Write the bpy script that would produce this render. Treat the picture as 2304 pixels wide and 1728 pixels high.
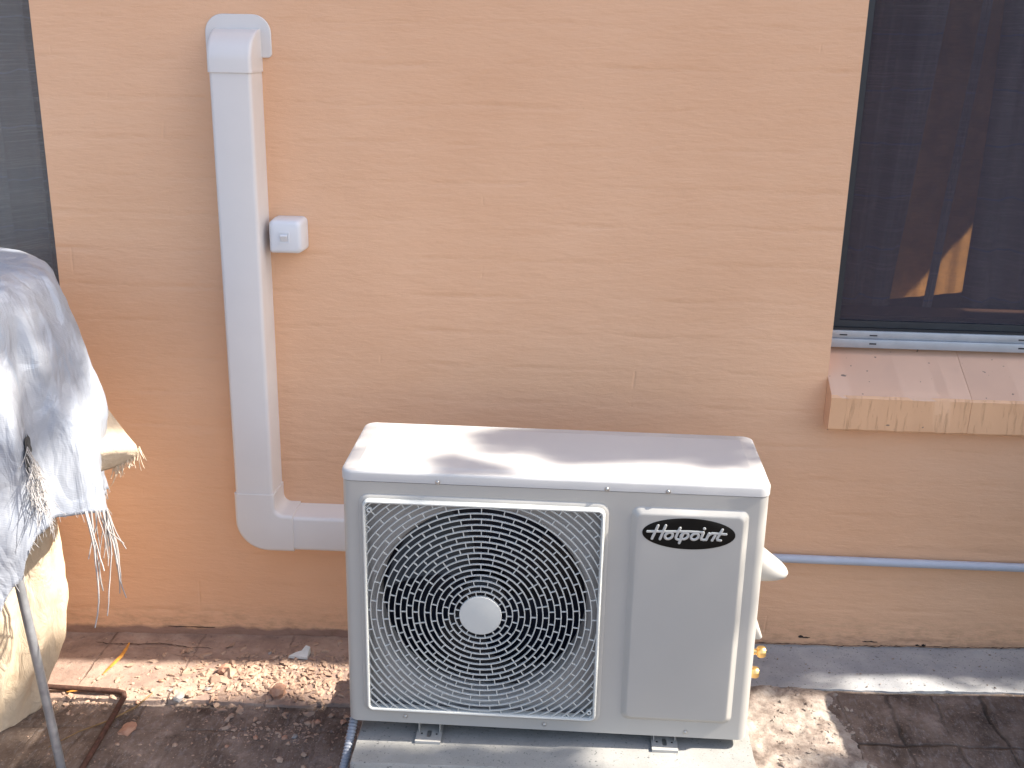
import bpy, bmesh, math, random
from mathutils import Vector, Matrix, noise
for o in list(bpy.data.objects): bpy.data.objects.remove(o)
S = bpy.context.scene; COL = S.collection
rnd = random.Random(7)
# ---------------------------------------------------------------- camera
cam_d = bpy.data.cameras.new('camera'); cam = bpy.data.objects.new('camera', cam_d); COL.objects.link(cam)
cam_d.sensor_width = 36; cam_d.lens = 2501.4/2304*36; cam_d.clip_start = .02; cam_d.clip_end = 500
r_ = Vector((0.99839679, 0.05370573, 0.01787588)); u_ = Vector((-0.0335275, 0.30666642, 0.95122637)); f_ = Vector((-0.04560437, 0.95030069, -0.30797539))
cam.matrix_world = Matrix(((r_.x, u_.x, -f_.x, 0.55369606), (r_.y, u_.y, -f_.y, -2.5006442), (r_.z, u_.z, -f_.z, 1.48778903), (0, 0, 0, 1)))
S.camera = cam
# ---------------------------------------------------------------- light
SUN = Vector((1.0, -0.015, 1.0)).normalized()          # towards the sun: parallel to the wall, from the right
W = bpy.data.worlds.new('World'); S.world = W; W.use_nodes = True
wn = W.node_tree; bg = wn.nodes['Background']
sky = wn.nodes.new('ShaderNodeTexSky'); sky.sky_type = 'NISHITA'; sky.sun_disc = False
sky.sun_elevation = math.asin(SUN.z); sky.sun_rotation = math.atan2(SUN.x, SUN.y)
sky.air_density = 1.0; sky.dust_density = 2.5; sky.ozone_density = 0.6
wn.links.new(sky.outputs[0], bg.inputs[0]); bg.inputs[1].default_value = 0.135
sd = bpy.data.lights.new('sun', 'SUN'); sd.energy = 4.7; sd.angle = math.radians(0.55); sd.color = (1.0, .93, .82)
sun = bpy.data.objects.new('sun', sd); COL.objects.link(sun); sun.rotation_euler = SUN.to_track_quat('Z', 'Y').to_euler()
S.view_settings.view_transform = 'Standard'; S.view_settings.look = 'None'; S.view_settings.gamma = 1
S.view_settings.exposure = 1.52
S.render.resolution_x = 1024; S.render.resolution_y = 768
S.cycles.max_bounces = 8; S.cycles.transparent_max_bounces = 12

# ---------------------------------------------------------------- materials
def new_mat(name):
    m = bpy.data.materials.new(name); m.use_nodes = True
    return m, m.node_tree, m.node_tree.nodes['Principled BSDF']
class NT:
    def __init__(s, nt): s.nt = nt
    def n(s, t, **k):
        x = s.nt.nodes.new(t)
        for a, v in k.items():
            if isinstance(a, str) and hasattr(x, a): setattr(x, a, v)
        return x
    def l(s, a, b): s.nt.links.new(a, b)
    def coord(s, scale=(1, 1, 1), rot=(0, 0, 0), which='Object'):
        c = s.n('ShaderNodeTexCoord'); mp = s.n('ShaderNodeMapping'); mp.inputs['Scale'].default_value = scale; mp.inputs['Rotation'].default_value = rot
        s.l(c.outputs[which], mp.inputs[0]); return mp.outputs[0]
    def noise(s, vec, scale, detail=4, rough=.55, dist=0):
        x = s.n('ShaderNodeTexNoise'); x.inputs['Scale'].default_value = scale; x.inputs['Detail'].default_value = detail
        x.inputs['Roughness'].default_value = rough; x.inputs['Distortion'].default_value = dist; s.l(vec, x.inputs['Vector']); return x.outputs['Fac']
    def ramp(s, fac, stops):
        x = s.n('ShaderNodeValToRGB'); e = x.color_ramp.elements
        while len(e) < len(stops): e.new(.5)
        for i, (p, c) in enumerate(stops):
            e[i].position = p; e[i].color = c if len(c) == 4 else (*c, 1)
        s.l(fac, x.inputs[0]); return x.outputs[0]
    def mix(s, fac, a, b, mode='MIX'):
        x = s.n('ShaderNodeMix'); x.data_type = 'RGBA'; x.blend_type = mode
        for sock, v in ((x.inputs[0], fac), (x.inputs[6], a), (x.inputs[7], b)):
            if hasattr(v, 'is_linked'): s.l(v, sock)
            elif isinstance(v, (int, float)): sock.default_value = v
            else: sock.default_value = (*v, 1) if len(v) == 3 else v
        return x.outputs[2]
    def math(s, op, a, b=None, c=None):
        x = s.n('ShaderNodeMath'); x.operation = op
        for i, v in enumerate((a, b, c)):
            if v is None: continue
            if hasattr(v, 'is_linked'): s.l(v, x.inputs[i])
            else: x.inputs[i].default_value = v
        return x.outputs[0]
    def bump(s, h, strength, dist, bsdf, prev=None):
        x = s.n('ShaderNodeBump'); x.inputs['Strength'].default_value = strength; x.inputs['Distance'].default_value = dist
        s.l(h, x.inputs['Height'])
        if prev is not None: s.l(prev, x.inputs['Normal'])
        s.l(x.outputs[0], bsdf.inputs['Normal']); return x.outputs[0]
def g(v): return (v, v, v)

def simple(name, col, rough=.5, metal=0, var=.12, vscale=30, bump=0, bscale=300, spec=.5):
    m, nt, b = new_mat(name); t = NT(nt); v = t.coord()
    n = t.noise(v, vscale, 5)
    c = t.ramp(n, [(.3, tuple(x*(1-var) for x in col)), (.7, tuple(min(1, x*(1+var)) for x in col))])
    t.l(c, b.inputs['Base Color']); b.inputs['Roughness'].default_value = rough; b.inputs['Metallic'].default_value = metal
    b.inputs['Specular IOR Level'].default_value = spec
    if bump: t.bump(t.noise(v, bscale, 3), bump, .001, b)
    return m

# painted bagged-brick wall
def wall_mat(name, bottom=True):
    m, nt, b = new_mat(name); t = NT(nt); v = t.coord()
    sp = t.n('ShaderNodeSeparateXYZ'); t.l(v, sp.inputs[0])
    vs = t.coord((1.4, 1.4, 22)); vst = t.coord((7, 7, 34))
    wob = t.noise(t.coord((2.2, 2.2, 4)), 1.6, 3)
    z = t.math('ADD', sp.outputs[2], t.math('MULTIPLY', t.math('SUBTRACT', wob, .5), .022))
    ph = t.math('FRACT', t.math('DIVIDE', t.math('ADD', z, 10-1.1417+.043), .0855))          # .5 = joint
    d = t.math('ABSOLUTE', t.math('SUBTRACT', ph, .5))
    joint = t.n('ShaderNodeMapRange'); joint.interpolation_type = 'SMOOTHSTEP'; joint.inputs[1].default_value = .0; joint.inputs[2].default_value = .13
    t.l(d, joint.inputs[0])
    mask = t.ramp(t.noise(t.coord((3.2, 3.2, 9)), 1.8, 4, .6), [(.44, g(0)), (.64, g(1))])
    jh = t.math('MULTIPLY', t.math('SUBTRACT', 1, joint.outputs[0]), mask)
    jh = t.math('MULTIPLY', jh, t.math('ADD', .35, t.noise(t.coord((20, 20, 8)), 1.5, 4)))
    # vertical joints, rare
    row = t.math('FLOOR', t.math('DIVIDE', t.math('ADD', z, 10-1.1417), .0855))
    xo = t.math('ADD', sp.outputs[0], t.math('MULTIPLY', t.math('MODULO', row, 2), .12))
    dx = t.math('ABSOLUTE', t.math('SUBTRACT', t.math('FRACT', t.math('DIVIDE', t.math('ADD', xo, t.math('MULTIPLY', t.math('SUBTRACT', wob, .5), .03)), .24)), .5))
    vj = t.n('ShaderNodeMapRange'); vj.inputs[1].default_value = 0; vj.inputs[2].default_value = .018; vj.inputs[3].default_value = 1; vj.inputs[4].default_value = 0
    t.l(dx, vj.inputs[0]); vmask = t.ramp(t.noise(t.coord((6, 6, 6)), 1.3, 3), [(.6, g(0)), (.7, g(.5))])
    vjh = t.math('MULTIPLY', vj.outputs[0], vmask)
    swell = t.noise(t.coord((4.5, 4.5, 15)), 1.7, 6, .62)          # brushed, horizontally drawn unevenness
    streak = t.noise(t.coord((22, 22, 110)), 1.6, 4, .65)
    grit = t.noise(v, 520, 3, .6)
    h = t.math('SUBTRACT', t.math('MULTIPLY', swell, 1.1), t.math('MULTIPLY', jh, .38))
    h = t.math('SUBTRACT', h, t.math('MULTIPLY', vjh, .8))
    n1 = t.bump(h, .65, .0055, b)
    n2 = t.bump(streak, .5, .0020, b, n1)
    n3 = t.bump(grit, .45, .0009, b, n2)
    base = t.ramp(t.noise(t.coord((1.2, 1.2, 2)), 1.7, 5, .6), [(.3, (.70, .402, .238)), (.7, (.755, .452, .278))])
    base = t.mix(t.math('MULTIPLY', jh, .10), base, (.52, .28, .15))
    base = t.mix(t.ramp(t.noise(v, 300, 2), [(.66, g(0)), (.72, g(.35))]), base, (.42, .25, .15))
    # grime and mortar smear low down
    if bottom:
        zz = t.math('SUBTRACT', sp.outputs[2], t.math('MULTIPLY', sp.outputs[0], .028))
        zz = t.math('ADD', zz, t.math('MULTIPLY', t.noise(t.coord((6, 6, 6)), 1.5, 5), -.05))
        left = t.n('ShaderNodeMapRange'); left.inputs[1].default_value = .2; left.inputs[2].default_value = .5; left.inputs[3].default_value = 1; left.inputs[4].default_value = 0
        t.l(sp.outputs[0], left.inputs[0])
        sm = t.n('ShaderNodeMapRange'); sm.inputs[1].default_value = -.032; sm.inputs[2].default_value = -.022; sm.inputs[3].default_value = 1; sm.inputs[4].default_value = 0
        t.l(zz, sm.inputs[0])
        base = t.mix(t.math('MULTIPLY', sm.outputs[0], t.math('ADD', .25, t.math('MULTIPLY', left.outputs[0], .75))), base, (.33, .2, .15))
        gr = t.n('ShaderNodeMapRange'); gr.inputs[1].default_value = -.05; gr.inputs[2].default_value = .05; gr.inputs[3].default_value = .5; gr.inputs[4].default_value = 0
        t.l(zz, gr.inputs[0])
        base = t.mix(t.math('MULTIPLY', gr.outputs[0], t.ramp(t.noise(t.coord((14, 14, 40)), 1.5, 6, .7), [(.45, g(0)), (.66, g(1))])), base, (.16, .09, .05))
    t.l(base, b.inputs['Base Color']); b.inputs['Roughness'].default_value = .62; b.inputs['Specular IOR Level'].default_value = .35
    return m
M = {}
M['wall'] = wall_mat('painted brick wall')
def sill_mat():
    m, nt, b = new_mat('painted sill brick'); t = NT(nt); v = t.coord()
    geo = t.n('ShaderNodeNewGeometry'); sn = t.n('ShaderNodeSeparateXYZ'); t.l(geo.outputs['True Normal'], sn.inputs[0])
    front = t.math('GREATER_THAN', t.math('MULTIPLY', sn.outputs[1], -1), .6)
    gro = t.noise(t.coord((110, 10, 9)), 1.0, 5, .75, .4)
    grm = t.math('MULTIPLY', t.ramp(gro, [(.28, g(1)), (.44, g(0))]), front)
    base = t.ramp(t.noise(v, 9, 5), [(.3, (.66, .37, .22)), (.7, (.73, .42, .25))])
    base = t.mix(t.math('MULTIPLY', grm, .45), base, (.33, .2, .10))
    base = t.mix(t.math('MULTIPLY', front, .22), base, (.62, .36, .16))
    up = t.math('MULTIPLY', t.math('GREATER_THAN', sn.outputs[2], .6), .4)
    base = t.mix(up, base, (.56, .42, .36))  # paler upward faces: sky light put into the colour, with dust
    base = t.mix(t.ramp(t.noise(v, 70, 1), [(.74, g(0)), (.77, g(.8))]), base, (.1, .08, .07))
    n1 = t.bump(t.math('MULTIPLY', grm, -1), .7, .003, b)
    t.bump(t.noise(v, 260, 3), .25, .0008, b, n1)
    t.l(base, b.inputs['Base Color']); b.inputs['Roughness'].default_value = .5; return m
M['sill'] = sill_mat()
M['pvc'] = simple('white duct plastic', (.64, .605, .585), .38, var=.02, vscale=8, bump=.05, bscale=900)
M['box'] = simple('white switch plastic', (.64, .64, .66), .35, var=.015)
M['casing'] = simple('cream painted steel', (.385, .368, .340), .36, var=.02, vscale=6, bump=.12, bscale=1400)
M['lid'] = simple('casing steel lightened for sun', (.47, .46, .45), .4, var=.02, vscale=7, bump=.08, bscale=1400)  # same paint as the casing, lightened for sun and sky on top
M['guard'] = simple('pale grey guard plastic', (.50, .505, .48), .42, var=.02)
M['shroud'] = simple('galvanised shroud', (.33, .315, .30), .5, var=.08, vscale=20)
M['dark'] = simple('dark fan plastic', (.012, .012, .016), .45)
M['coil'] = simple('coil fins', (.03, .035, .06), .4, metal=.3)
M['black'] = simple('badge black', (.006, .005, .004), .6, var=.02, spec=.15)
M['silver'] = simple('silver lettering', (.46, .46, .44), .4, metal=.2, var=.03)
M['screw'] = simple('zinc screw', (.45, .44, .42), .35, metal=.8)
M['brass'] = simple('brass', (.82, .56, .22), .28, metal=.9, var=.1)
M['conduit'] = simple('blue grey conduit', (.42, .45, .52), .42, var=.04)
M['hose'] = simple('grey ribbed hose', (.22, .235, .27), .5)
M['alu'] = simple('dull aluminium', (.40, .42, .45), .42, metal=.35, var=.10, vscale=25, bump=.1)
M['seal'] = simple('black seal', (.012, .014, .02), .5)
M['rail'] = simple('dark blue grey rail', (.030, .036, .046), .4, metal=.3)
M['timber'] = simple('brown stained timber', (.10, .045, .025), .5, var=.25)
M['pole'] = simple('grey galvanised tube', (.33, .34, .36), .38, metal=.5, var=.2, vscale=40)
M['rust'] = simple('rusted rod', (.07, .03, .02), .8, var=.45, vscale=90, bump=.6, bscale=400)
M['leafdry'] = simple('dry leaf', (.50, .22, .04), .6, var=.35, vscale=60)
M['straw'] = simple('straw twig', (.26, .16, .07), .7, var=.3)
M['foliage'] = simple('foliage', (.05, .09, .03), .6, var=.4, vscale=8)
M['bark'] = simple('bark', (.12, .085, .06), .9, var=.3, bump=1, bscale=60)
M['binplastic'] = simple('green plastic', (.03, .07, .045), .5, var=.15)
M['roof'] = simple('fascia paint', (.30, .17, .11), .6)
M['crack'] = simple('dark crack', (.02, .014, .012), .95)  # flat dark tone in place of real depth in cracks and holes

def stone_mat(name, a, b_, sc=60):
    m, nt, b = new_mat(name); t = NT(nt); v = t.coord()
    c = t.ramp(t.noise(v, sc, 5, .65), [(.3, a), (.7, b_)]); t.l(c, b.inputs['Base Color']); b.inputs['Roughness'].default_value = .9
    t.bump(t.noise(v, 180, 5, .7), .6, .002, b); return m
M['brickchip'] = stone_mat('broken brick', (.34, .17, .11), (.48, .29, .2))
M['greystone'] = stone_mat('grey chip', (.22, .2, .19), (.36, .33, .31))
M['rubble'] = stone_mat('crumbled mortar', (.27, .17, .12), (.48, .34, .25), 8)
M['shard'] = stone_mat('pale shard', (.5, .52, .5), (.66, .66, .64))

def concrete_mat(name, a, b_, pit=.8, sc=7, spots=(.05, .05, .055)):
    m, nt, b = new_mat(name); t = NT(nt); v = t.coord()
    c = t.ramp(t.noise(v, sc, 7, .62), [(.3, a), (.7, b_)])
    c = t.mix(t.ramp(t.noise(v, 170, 3, .6), [(.62, g(0)), (.70, g(pit))]), c, spots)
    c = t.mix(t.ramp(t.noise(v, 420, 2, .6), [(.25, g(.3)), (.42, g(0))]), c, tuple(min(1, x*1.35) for x in b_))
    t.l(c, b.inputs['Base Color']); b.inputs['Roughness'].default_value = .85
    n1 = t.bump(t.noise(v, 60, 6, .7), .5, .003, b); t.bump(t.noise(v, 400, 3, .6), .35, .001, b, n1); return m
M['slab'] = concrete_mat('precast slab', (.22, .215, .20), (.33, .32, .30), .85)
M['apron'] = concrete_mat('concrete apron', (.23, .235, .25), (.38, .38, .38), .9)
def apronleft_mat():
    m, nt, b = new_mat('painted mortar strip'); t = NT(nt); v = t.coord()
    c = t.ramp(t.noise(v, 9, 7, .65), [(.3, (.19, .13, .105)), (.5, (.32, .225, .18)), (.72, (.48, .36, .28))])
    br = t.n('ShaderNodeTexBrick'); br.inputs['Scale'].default_value = 1; br.inputs['Brick Width'].default_value = .235; br.inputs['Row Height'].default_value = 2.0
    br.inputs['Mortar Size'].default_value = .004; br.inputs['Mortar Smooth'].default_value = .6; br.offset = 0
    dist = t.n('ShaderNodeVectorMath'); dist.operation = 'ADD'
    nz = t.n('ShaderNodeTexNoise'); nz.inputs['Scale'].default_value = 20; t.l(v, nz.inputs['Vector'])
    sc = t.n('ShaderNodeVectorMath'); sc.operation = 'SCALE'; sc.inputs[3].default_value = .02; t.l(nz.outputs['Color'], sc.inputs[0])
    off = t.n('ShaderNodeVectorMath'); off.operation = 'ADD'; off.inputs[1].default_value = (.105, 1.0, 0); t.l(v, off.inputs[0])
    t.l(off.outputs[0], dist.inputs[0]); t.l(sc.outputs[0], dist.inputs[1]); t.l(dist.outputs[0], br.inputs['Vector'])
    jf = t.math('MULTIPLY', br.outputs['Fac'], t.ramp(t.noise(v, 16, 4), [(.4, g(.1)), (.6, g(.7))]))
    c = t.mix(jf, c, (.10, .065, .05))
    c = t.mix(t.ramp(t.noise(v, 55, 6, .75), [(.56, g(0)), (.68, g(.7))]), c, (.12, .085, .07))
    t.l(c, b.inputs['Base Color']); b.inputs['Roughness'].default_value = .85
    h = t.math('SUBTRACT', t.noise(v, 45, 7, .7), jf); n1 = t.bump(h, .7, .005, b); t.bump(t.noise(v, 260, 4, .7), .5, .0015, b, n1); return m
M['apronleft'] = apronleft_mat()
def paver_mat():
    m, nt, b = new_mat('weathered pavers'); t = NT(nt); v = t.coord()
    nz = t.n('ShaderNodeTexNoise'); nz.inputs['Scale'].default_value = 14; nz.inputs['Detail'].default_value = 5; t.l(v, nz.inputs['Vector'])
    sc = t.n('ShaderNodeVectorMath'); sc.operation = 'SCALE'; sc.inputs[3].default_value = .035; t.l(nz.outputs['Color'], sc.inputs[0])
    off = t.n('ShaderNodeVectorMath'); off.operation = 'ADD'; off.inputs[1].default_value = (-.055, .18, 0); t.l(v, off.inputs[0])
    ad = t.n('ShaderNodeVectorMath'); ad.operation = 'ADD'; t.l(off.outputs[0], ad.inputs[0]); t.l(sc.outputs[0], ad.inputs[1])
    br = t.n('ShaderNodeTexBrick'); br.inputs['Scale'].default_value = 1; br.inputs['Brick Width'].default_value = .215; br.inputs['Row Height'].default_value = .2
    br.inputs['Mortar Size'].default_value = .0065; br.inputs['Mortar Smooth'].default_value = .9; br.offset = .5
    t.l(ad.outputs[0], br.inputs['Vector'])
    br2 = t.n('ShaderNodeTexBrick'); br2.inputs['Scale'].default_value = 1; br2.inputs['Brick Width'].default_value = .1075; br2.inputs['Row Height'].default_value = .2
    br2.inputs['Mortar Size'].default_value = .004; br2.inputs['Mortar Smooth'].default_value = 1; br2.offset = 0
    t.l(ad.outputs[0], br2.inputs['Vector'])
    lm = t.n('ShaderNodeMapRange'); lm.inputs[1].default_value = .3; lm.inputs[2].default_value = 1.0; lm.inputs[3].default_value = .35; lm.inputs[4].default_value = 1.0
    spx = t.n('ShaderNodeSeparateXYZ'); t.l(v, spx.inputs[0]); t.l(spx.outputs[0], lm.inputs[0])
    jm = t.ramp(t.noise(v, 6, 3), [(.35, g(.25)), (.6, g(1))])
    j = t.math('MULTIPLY', t.math('MAXIMUM', br.outputs['Fac'], t.math('MULTIPLY', br2.outputs['Fac'], .45)), t.math('MULTIPLY', jm, lm.outputs[0]))
    streak = t.noise(t.coord((55, 9, 10), (0, 0, -.35)), 1.0, 6, .65)
    c = t.ramp(t.noise(v, 8, 8, .65), [(.32, (.050, .033, .025)), (.46, (.125, .088, .068)), (.58, (.19, .14, .112)), (.72, (.34, .27, .225))])
    c = t.mix(t.ramp(streak, [(.5, g(0)), (.75, g(.45))]), c, (.26, .215, .19))
    fine = t.noise(t.coord((70, 26, 20), (0, 0, -.45)), 1.5, 8, .75)
    c = t.mix(t.ramp(fine, [(.52, g(0)), (.68, g(.6))]), c, (.30, .275, .27))
    c = t.mix(t.ramp(t.noise(v, 34, 6, .75), [(.30, g(.75)), (.46, g(0))]), c, (.045, .032, .025))
    c = t.mix(t.ramp(t.noise(v, 150, 4, .7), [(.60, g(0)), (.68, g(.8))]), c, (.40, .30, .23))
    c = t.mix(t.math('MULTIPLY', j, .85), c, (.028, .02, .016))
    t.l(c, b.inputs['Base Color']); b.inputs['Roughness'].default_value = .8
    h = t.math('SUBTRACT', t.math('ADD', t.noise(v, 30, 8, .7), t.math('MULTIPLY', streak, .3)), t.math('MULTIPLY', j, 1.2))
    n1 = t.bump(h, .8, .008, b); t.bump(t.noise(v, 220, 5, .7), .5, .002, b, n1); return m
M['paver'] = paver_mat()
def cement_mat():       # pale crumbly cement spread beside the slab
    m, nt, b = new_mat('spilt cement'); t = NT(nt); v = t.coord()
    c = t.ramp(t.noise(v, 12, 8, .7), [(.34, (.11, .08, .065)), (.46, (.27, .215, .18)), (.56, (.40, .34, .29)), (.7, (.52, .47, .42))])
    c = t.mix(t.ramp(t.noise(v, 110, 4, .7), [(.6, g(0)), (.68, g(.8))]), c, (.12, .1, .085))
    t.l(c, b.inputs['Base Color']); b.inputs['Roughness'].default_value = .9
    n1 = t.bump(t.noise(v, 40, 8, .75), .9, .008, b); return m
M['cement'] = cement_mat()
def tarp_mat():
    m, nt, b = new_mat('silver woven tarpaulin'); t = NT(nt); v = t.coord(); 
    c = t.ramp(t.noise(v, 5, 5), [(.3, (.26, .29, .35)), (.7, (.38, .40, .44))])
    c = t.mix(t.ramp(t.noise(t.coord((9, 9, 2.5)), 2, 5, .7), [(.6, g(0)), (.72, g(.5))]), c, (.25, .33, .45))
    t.l(c, b.inputs['Base Color']); b.inputs['Roughness'].default_value = .48; b.inputs['Metallic'].default_value = .15
    w = t.n('ShaderNodeTexWave'); w.bands_direction = 'Z'; w.inputs['Scale'].default_value = 90; w.inputs['Distortion'].default_value = 2; t.l(v, w.inputs['Vector'])
    crink = t.n('ShaderNodeTexVoronoi'); crink.feature = 'DISTANCE_TO_EDGE'; crink.inputs['Scale'].default_value = 9
    nz = t.n('ShaderNodeTexNoise'); nz.inputs['Scale'].default_value = 6; t.l(t.coord((1, 1, .5)), nz.inputs['Vector']); t.l(nz.outputs['Color'], crink.inputs['Vector'])
    n1 = t.bump(t.noise(t.coord((11, 11, 4)), 1.3, 4, .5, .8), .5, .03, b); n2 = t.bump(crink.outputs['Distance'], .22, .02, b, n1); t.bump(w.outputs['Fac'], .15, .001, b, n2); return m
M['tarp'] = tarp_mat()
M['thread'] = simple('silver threads', (.33, .31, .30), .5, var=.2)
def canvas_mat():
    m, nt, b = new_mat('beige canvas'); t = NT(nt); v = t.coord()
    c = t.ramp(t.noise(t.coord((6, 6, 2)), 2, 6, .65), [(.3, (.50, .38, .26)), (.6, (.62, .51, .38)), (.75, (.66, .57, .45))])
    t.l(c, b.inputs['Base Color']); b.inputs['Roughness'].default_value = .8
    n1 = t.bump(t.noise(t.coord((22, 22, 7)), 1.2, 6, .6, 1), .6, .015, b); t.bump(t.noise(v, 500, 2), .2, .001, b, n1); return m
M['canvas'] = canvas_mat(); M['tear_shade'] = simple('painted shade inside tear', (.05, .05, .05), .9, var=.5, vscale=80)
def curtain_mat(name, col, col2, thc=(.10, .13, .32)):
    m, nt, b = new_mat(name); t = NT(nt); v = t.coord()
    sp = t.n('ShaderNodeSeparateXYZ'); t.l(v, sp.inputs[0])
    c = t.ramp(t.noise(t.coord((13, 2, 1)), 1, 4), [(.35, col), (.65, col2)])  # vertical streaks painting the light and shade of folds
    z = t.math('ADD', sp.outputs[2], t.math('MULTIPLY', t.noise(t.coord((9, 9, 9)), 1, 3), .035))
    f = t.math('FRACT', t.math('DIVIDE', z, .125))
    th = t.math('LESS_THAN', f, .03)
    c = t.mix(t.math('MULTIPLY', th, .75), c, thc)
    f2 = t.noise(t.coord((4, 4, 300)), 1, 2)
    c = t.mix(t.ramp(f2, [(.5, g(0)), (.75, g(.5))]), c, tuple(x*1.6 for x in col2))
    t.l(c, b.inputs['Base Color']); b.inputs['Roughness'].default_value = .9; return m
M['curtain'] = curtain_mat('dark curtain', (.05, .032, .032), (.30, .255, .27))
M['curtainl'] = curtain_mat('grey curtain', (.38, .33, .29), (.85, .80, .74), (.8, .8, .95))  # paler copy of the curtain: left window's light put into the colour
M['amber'] = simple('amber satin', (.52, .24, .075), .45, var=.2, vscale=25, bump=.5, bscale=120)
M['cane'] = simple('pale cane', (.6, .5, .38), .4)
M['room'] = simple('room paint', (.11, .055, .035), .7)
def pane_mat():
    m = bpy.data.materials.new('window glass'); m.use_nodes = True; nt = m.node_tree; nt.nodes.clear(); t = NT(nt)
    out = t.n('ShaderNodeOutputMaterial'); tr = t.n('ShaderNodeBsdfTransparent'); gl = t.n('ShaderNodeBsdfGlossy'); gl.inputs['Roughness'].default_value = .03
    fr = t.n('ShaderNodeFresnel'); fr.inputs['IOR'].default_value = 1.45; mx = t.n('ShaderNodeMixShader')
    tr.inputs['Color'].default_value = (.9, .92, .93, 1)
    t.l(fr.outputs[0], mx.inputs[0]); t.l(tr.outputs[0], mx.inputs[1]); t.l(gl.outputs[0], mx.inputs[2]); t.l(mx.outputs[0], out.inputs[0]); return m
M['glass'] = pane_mat()
def screen_mat(col, k):
    m = bpy.data.materials.new('fly screen mesh'); m.use_nodes = True; nt = m.node_tree; nt.nodes.clear(); t = NT(nt)
    out = t.n('ShaderNodeOutputMaterial'); tr = t.n('ShaderNodeBsdfTransparent'); df = t.n('ShaderNodeBsdfDiffuse'); df.inputs['Color'].default_value = (*col, 1)
    mx = t.n('ShaderNodeMixShader'); v = t.coord()
    n = t.noise(t.coord((30, 1, 700)), 1, 2)
    f = t.ramp(n, [(.2, g(k)), (.8, g(k+.12))])
    t.l(f, mx.inputs[0]); t.l(tr.outputs[0], mx.inputs[1]); t.l(df.outputs[0], mx.inputs[2]); t.l(mx.outputs[0], out.inputs[0]); return m
M['screen'] = screen_mat((.085, .075, .095), .30); M['screenl'] = screen_mat((.30, .28, .27), .26)  # left screen paler: light on that window put into its colour

# ---------------------------------------------------------------- mesh helpers
def obj(name, bm, mat, parent=None, smooth=None, loc=None):
    bm.normal_update()
    me = bpy.data.meshes.new(name); bm.to_mesh(me); bm.free()
    me.materials.append(M[mat] if isinstance(mat, str) else mat)
    if smooth is not None:
        for p in me.polygons: p.use_smooth = True
        me.set_sharp_from_angle(angle=math.radians(smooth))
    o = bpy.data.objects.new(name, me); COL.objects.link(o)
    if parent: o.parent = parent
    if loc: o.location = loc
    return o
def tag(o, label=None, cat=None, group=None, kind=None):
    if label: o['label'] = label
    if cat: o['category'] = cat
    if group: o['group'] = group
    if kind: o['kind'] = kind
    return o
def thing(name, label, cat, loc=(0, 0, 0), rz=0, group=None):
    o = bpy.data.objects.new(name, None); COL.objects.link(o); o.location = loc; o.rotation_euler = (0, 0, rz); o.empty_display_size = .05
    return tag(o, label, cat, group)
def box(bm, a, b, bev=0, seg=2):
    r = bmesh.ops.create_cube(bm, size=1)['verts']
    for v in r: v.co = Vector(((a[i]+b[i])/2 + v.co[i]*(b[i]-a[i]) for i in range(3)))
    if bev:
        es = list({e for v in r for e in v.link_edges})
        bmesh.ops.bevel(bm, geom=es, offset=bev, segments=seg, profile=.5, affect='EDGES')
    return bm
def bxo(name, a, b, mat, parent=None, bev=0, seg=2):
    return obj(name, box(bmesh.new(), a, b, bev, seg), mat, parent, 35 if bev else None)
def tube(bm, pts, r, n=8, flat=1.0, caps=True):
    pts = [Vector(p) for p in pts]; rings = []
    rr = r if hasattr(r, '__len__') else [r]*len(pts)
    up = None
    for i, p in enumerate(pts):
        t = (pts[min(i+1, len(pts)-1)]-pts[max(i-1, 0)]).normalized()
        if up is None: up = Vector((0, 0, 1)) if abs(t.z) < .9 else Vector((0, 1, 0))
        s = t.cross(up).normalized(); up = s.cross(t).normalized()
        rings.append([bm.verts.new(p + (s*math.cos(a)+up*math.sin(a))*rr[i]) for a in [2*math.pi*k/n for k in range(n)]])
    for a, b in zip(rings, rings[1:]):
        for k in range(n): bm.faces.new((a[k], a[(k+1) % n], b[(k+1) % n], b[k]))
    if caps: bm.faces.new(rings[0][::-1]); bm.faces.new(rings[-1])
    return bm
def lathe(bm, prof, n=32, M4=Matrix()):      # profile (r, h), axis +z of M4
    rings = []
    for r, h in prof:
        if r < 1e-6: rings.append([bm.verts.new(M4 @ Vector((0, 0, h)))])
        else: rings.append([bm.verts.new(M4 @ Vector((r*math.cos(2*math.pi*k/n), r*math.sin(2*math.pi*k/n), h))) for k in range(n)])
    for a, b in zip(rings, rings[1:]):
        for k in range(n):
            k2 = (k+1) % n
            if len(a) == 1 and len(b) == 1: continue
            if len(a) == 1: bm.faces.new((a[0], b[k2], b[k]))
            elif len(b) == 1: bm.faces.new((a[k], a[k2], b[0]))
            else: bm.faces.new((a[k], a[k2], b[k2], b[k]))
    return bm
def rrect(x0, x1, y0, y1, r, n=6):
    r = r if hasattr(r, '__len__') else (r,)*4; P = []
    for (cx, cy, a0, rr) in ((x1-r[0], y0+r[0], -90, r[0]), (x1-r[1], y1-r[1], 0, r[1]), (x0+r[2], y1-r[2], 90, r[2]), (x0+r[3], y0+r[3], 180, r[3])):
        for k in range(n+1):
            a = math.radians(a0+90*k/n); P.append((cx+rr*math.cos(a), cy+rr*math.sin(a)))
    return P
def loft(bm, loops, close0=True, close1=True):
    vs = [[bm.verts.new(p) for p in L] for L in loops]; n = len(vs[0])
    for a, b in zip(vs, vs[1:]):
        for k in range(n): bm.faces.new((a[k], a[(k+1) % n], b[(k+1) % n], b[k]))
    if close0: bm.faces.new(vs[0][::-1])
    if close1: bm.faces.new(vs[-1])
    bmesh.ops.recalc_face_normals(bm, faces=bm.faces[:]); return bm
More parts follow.
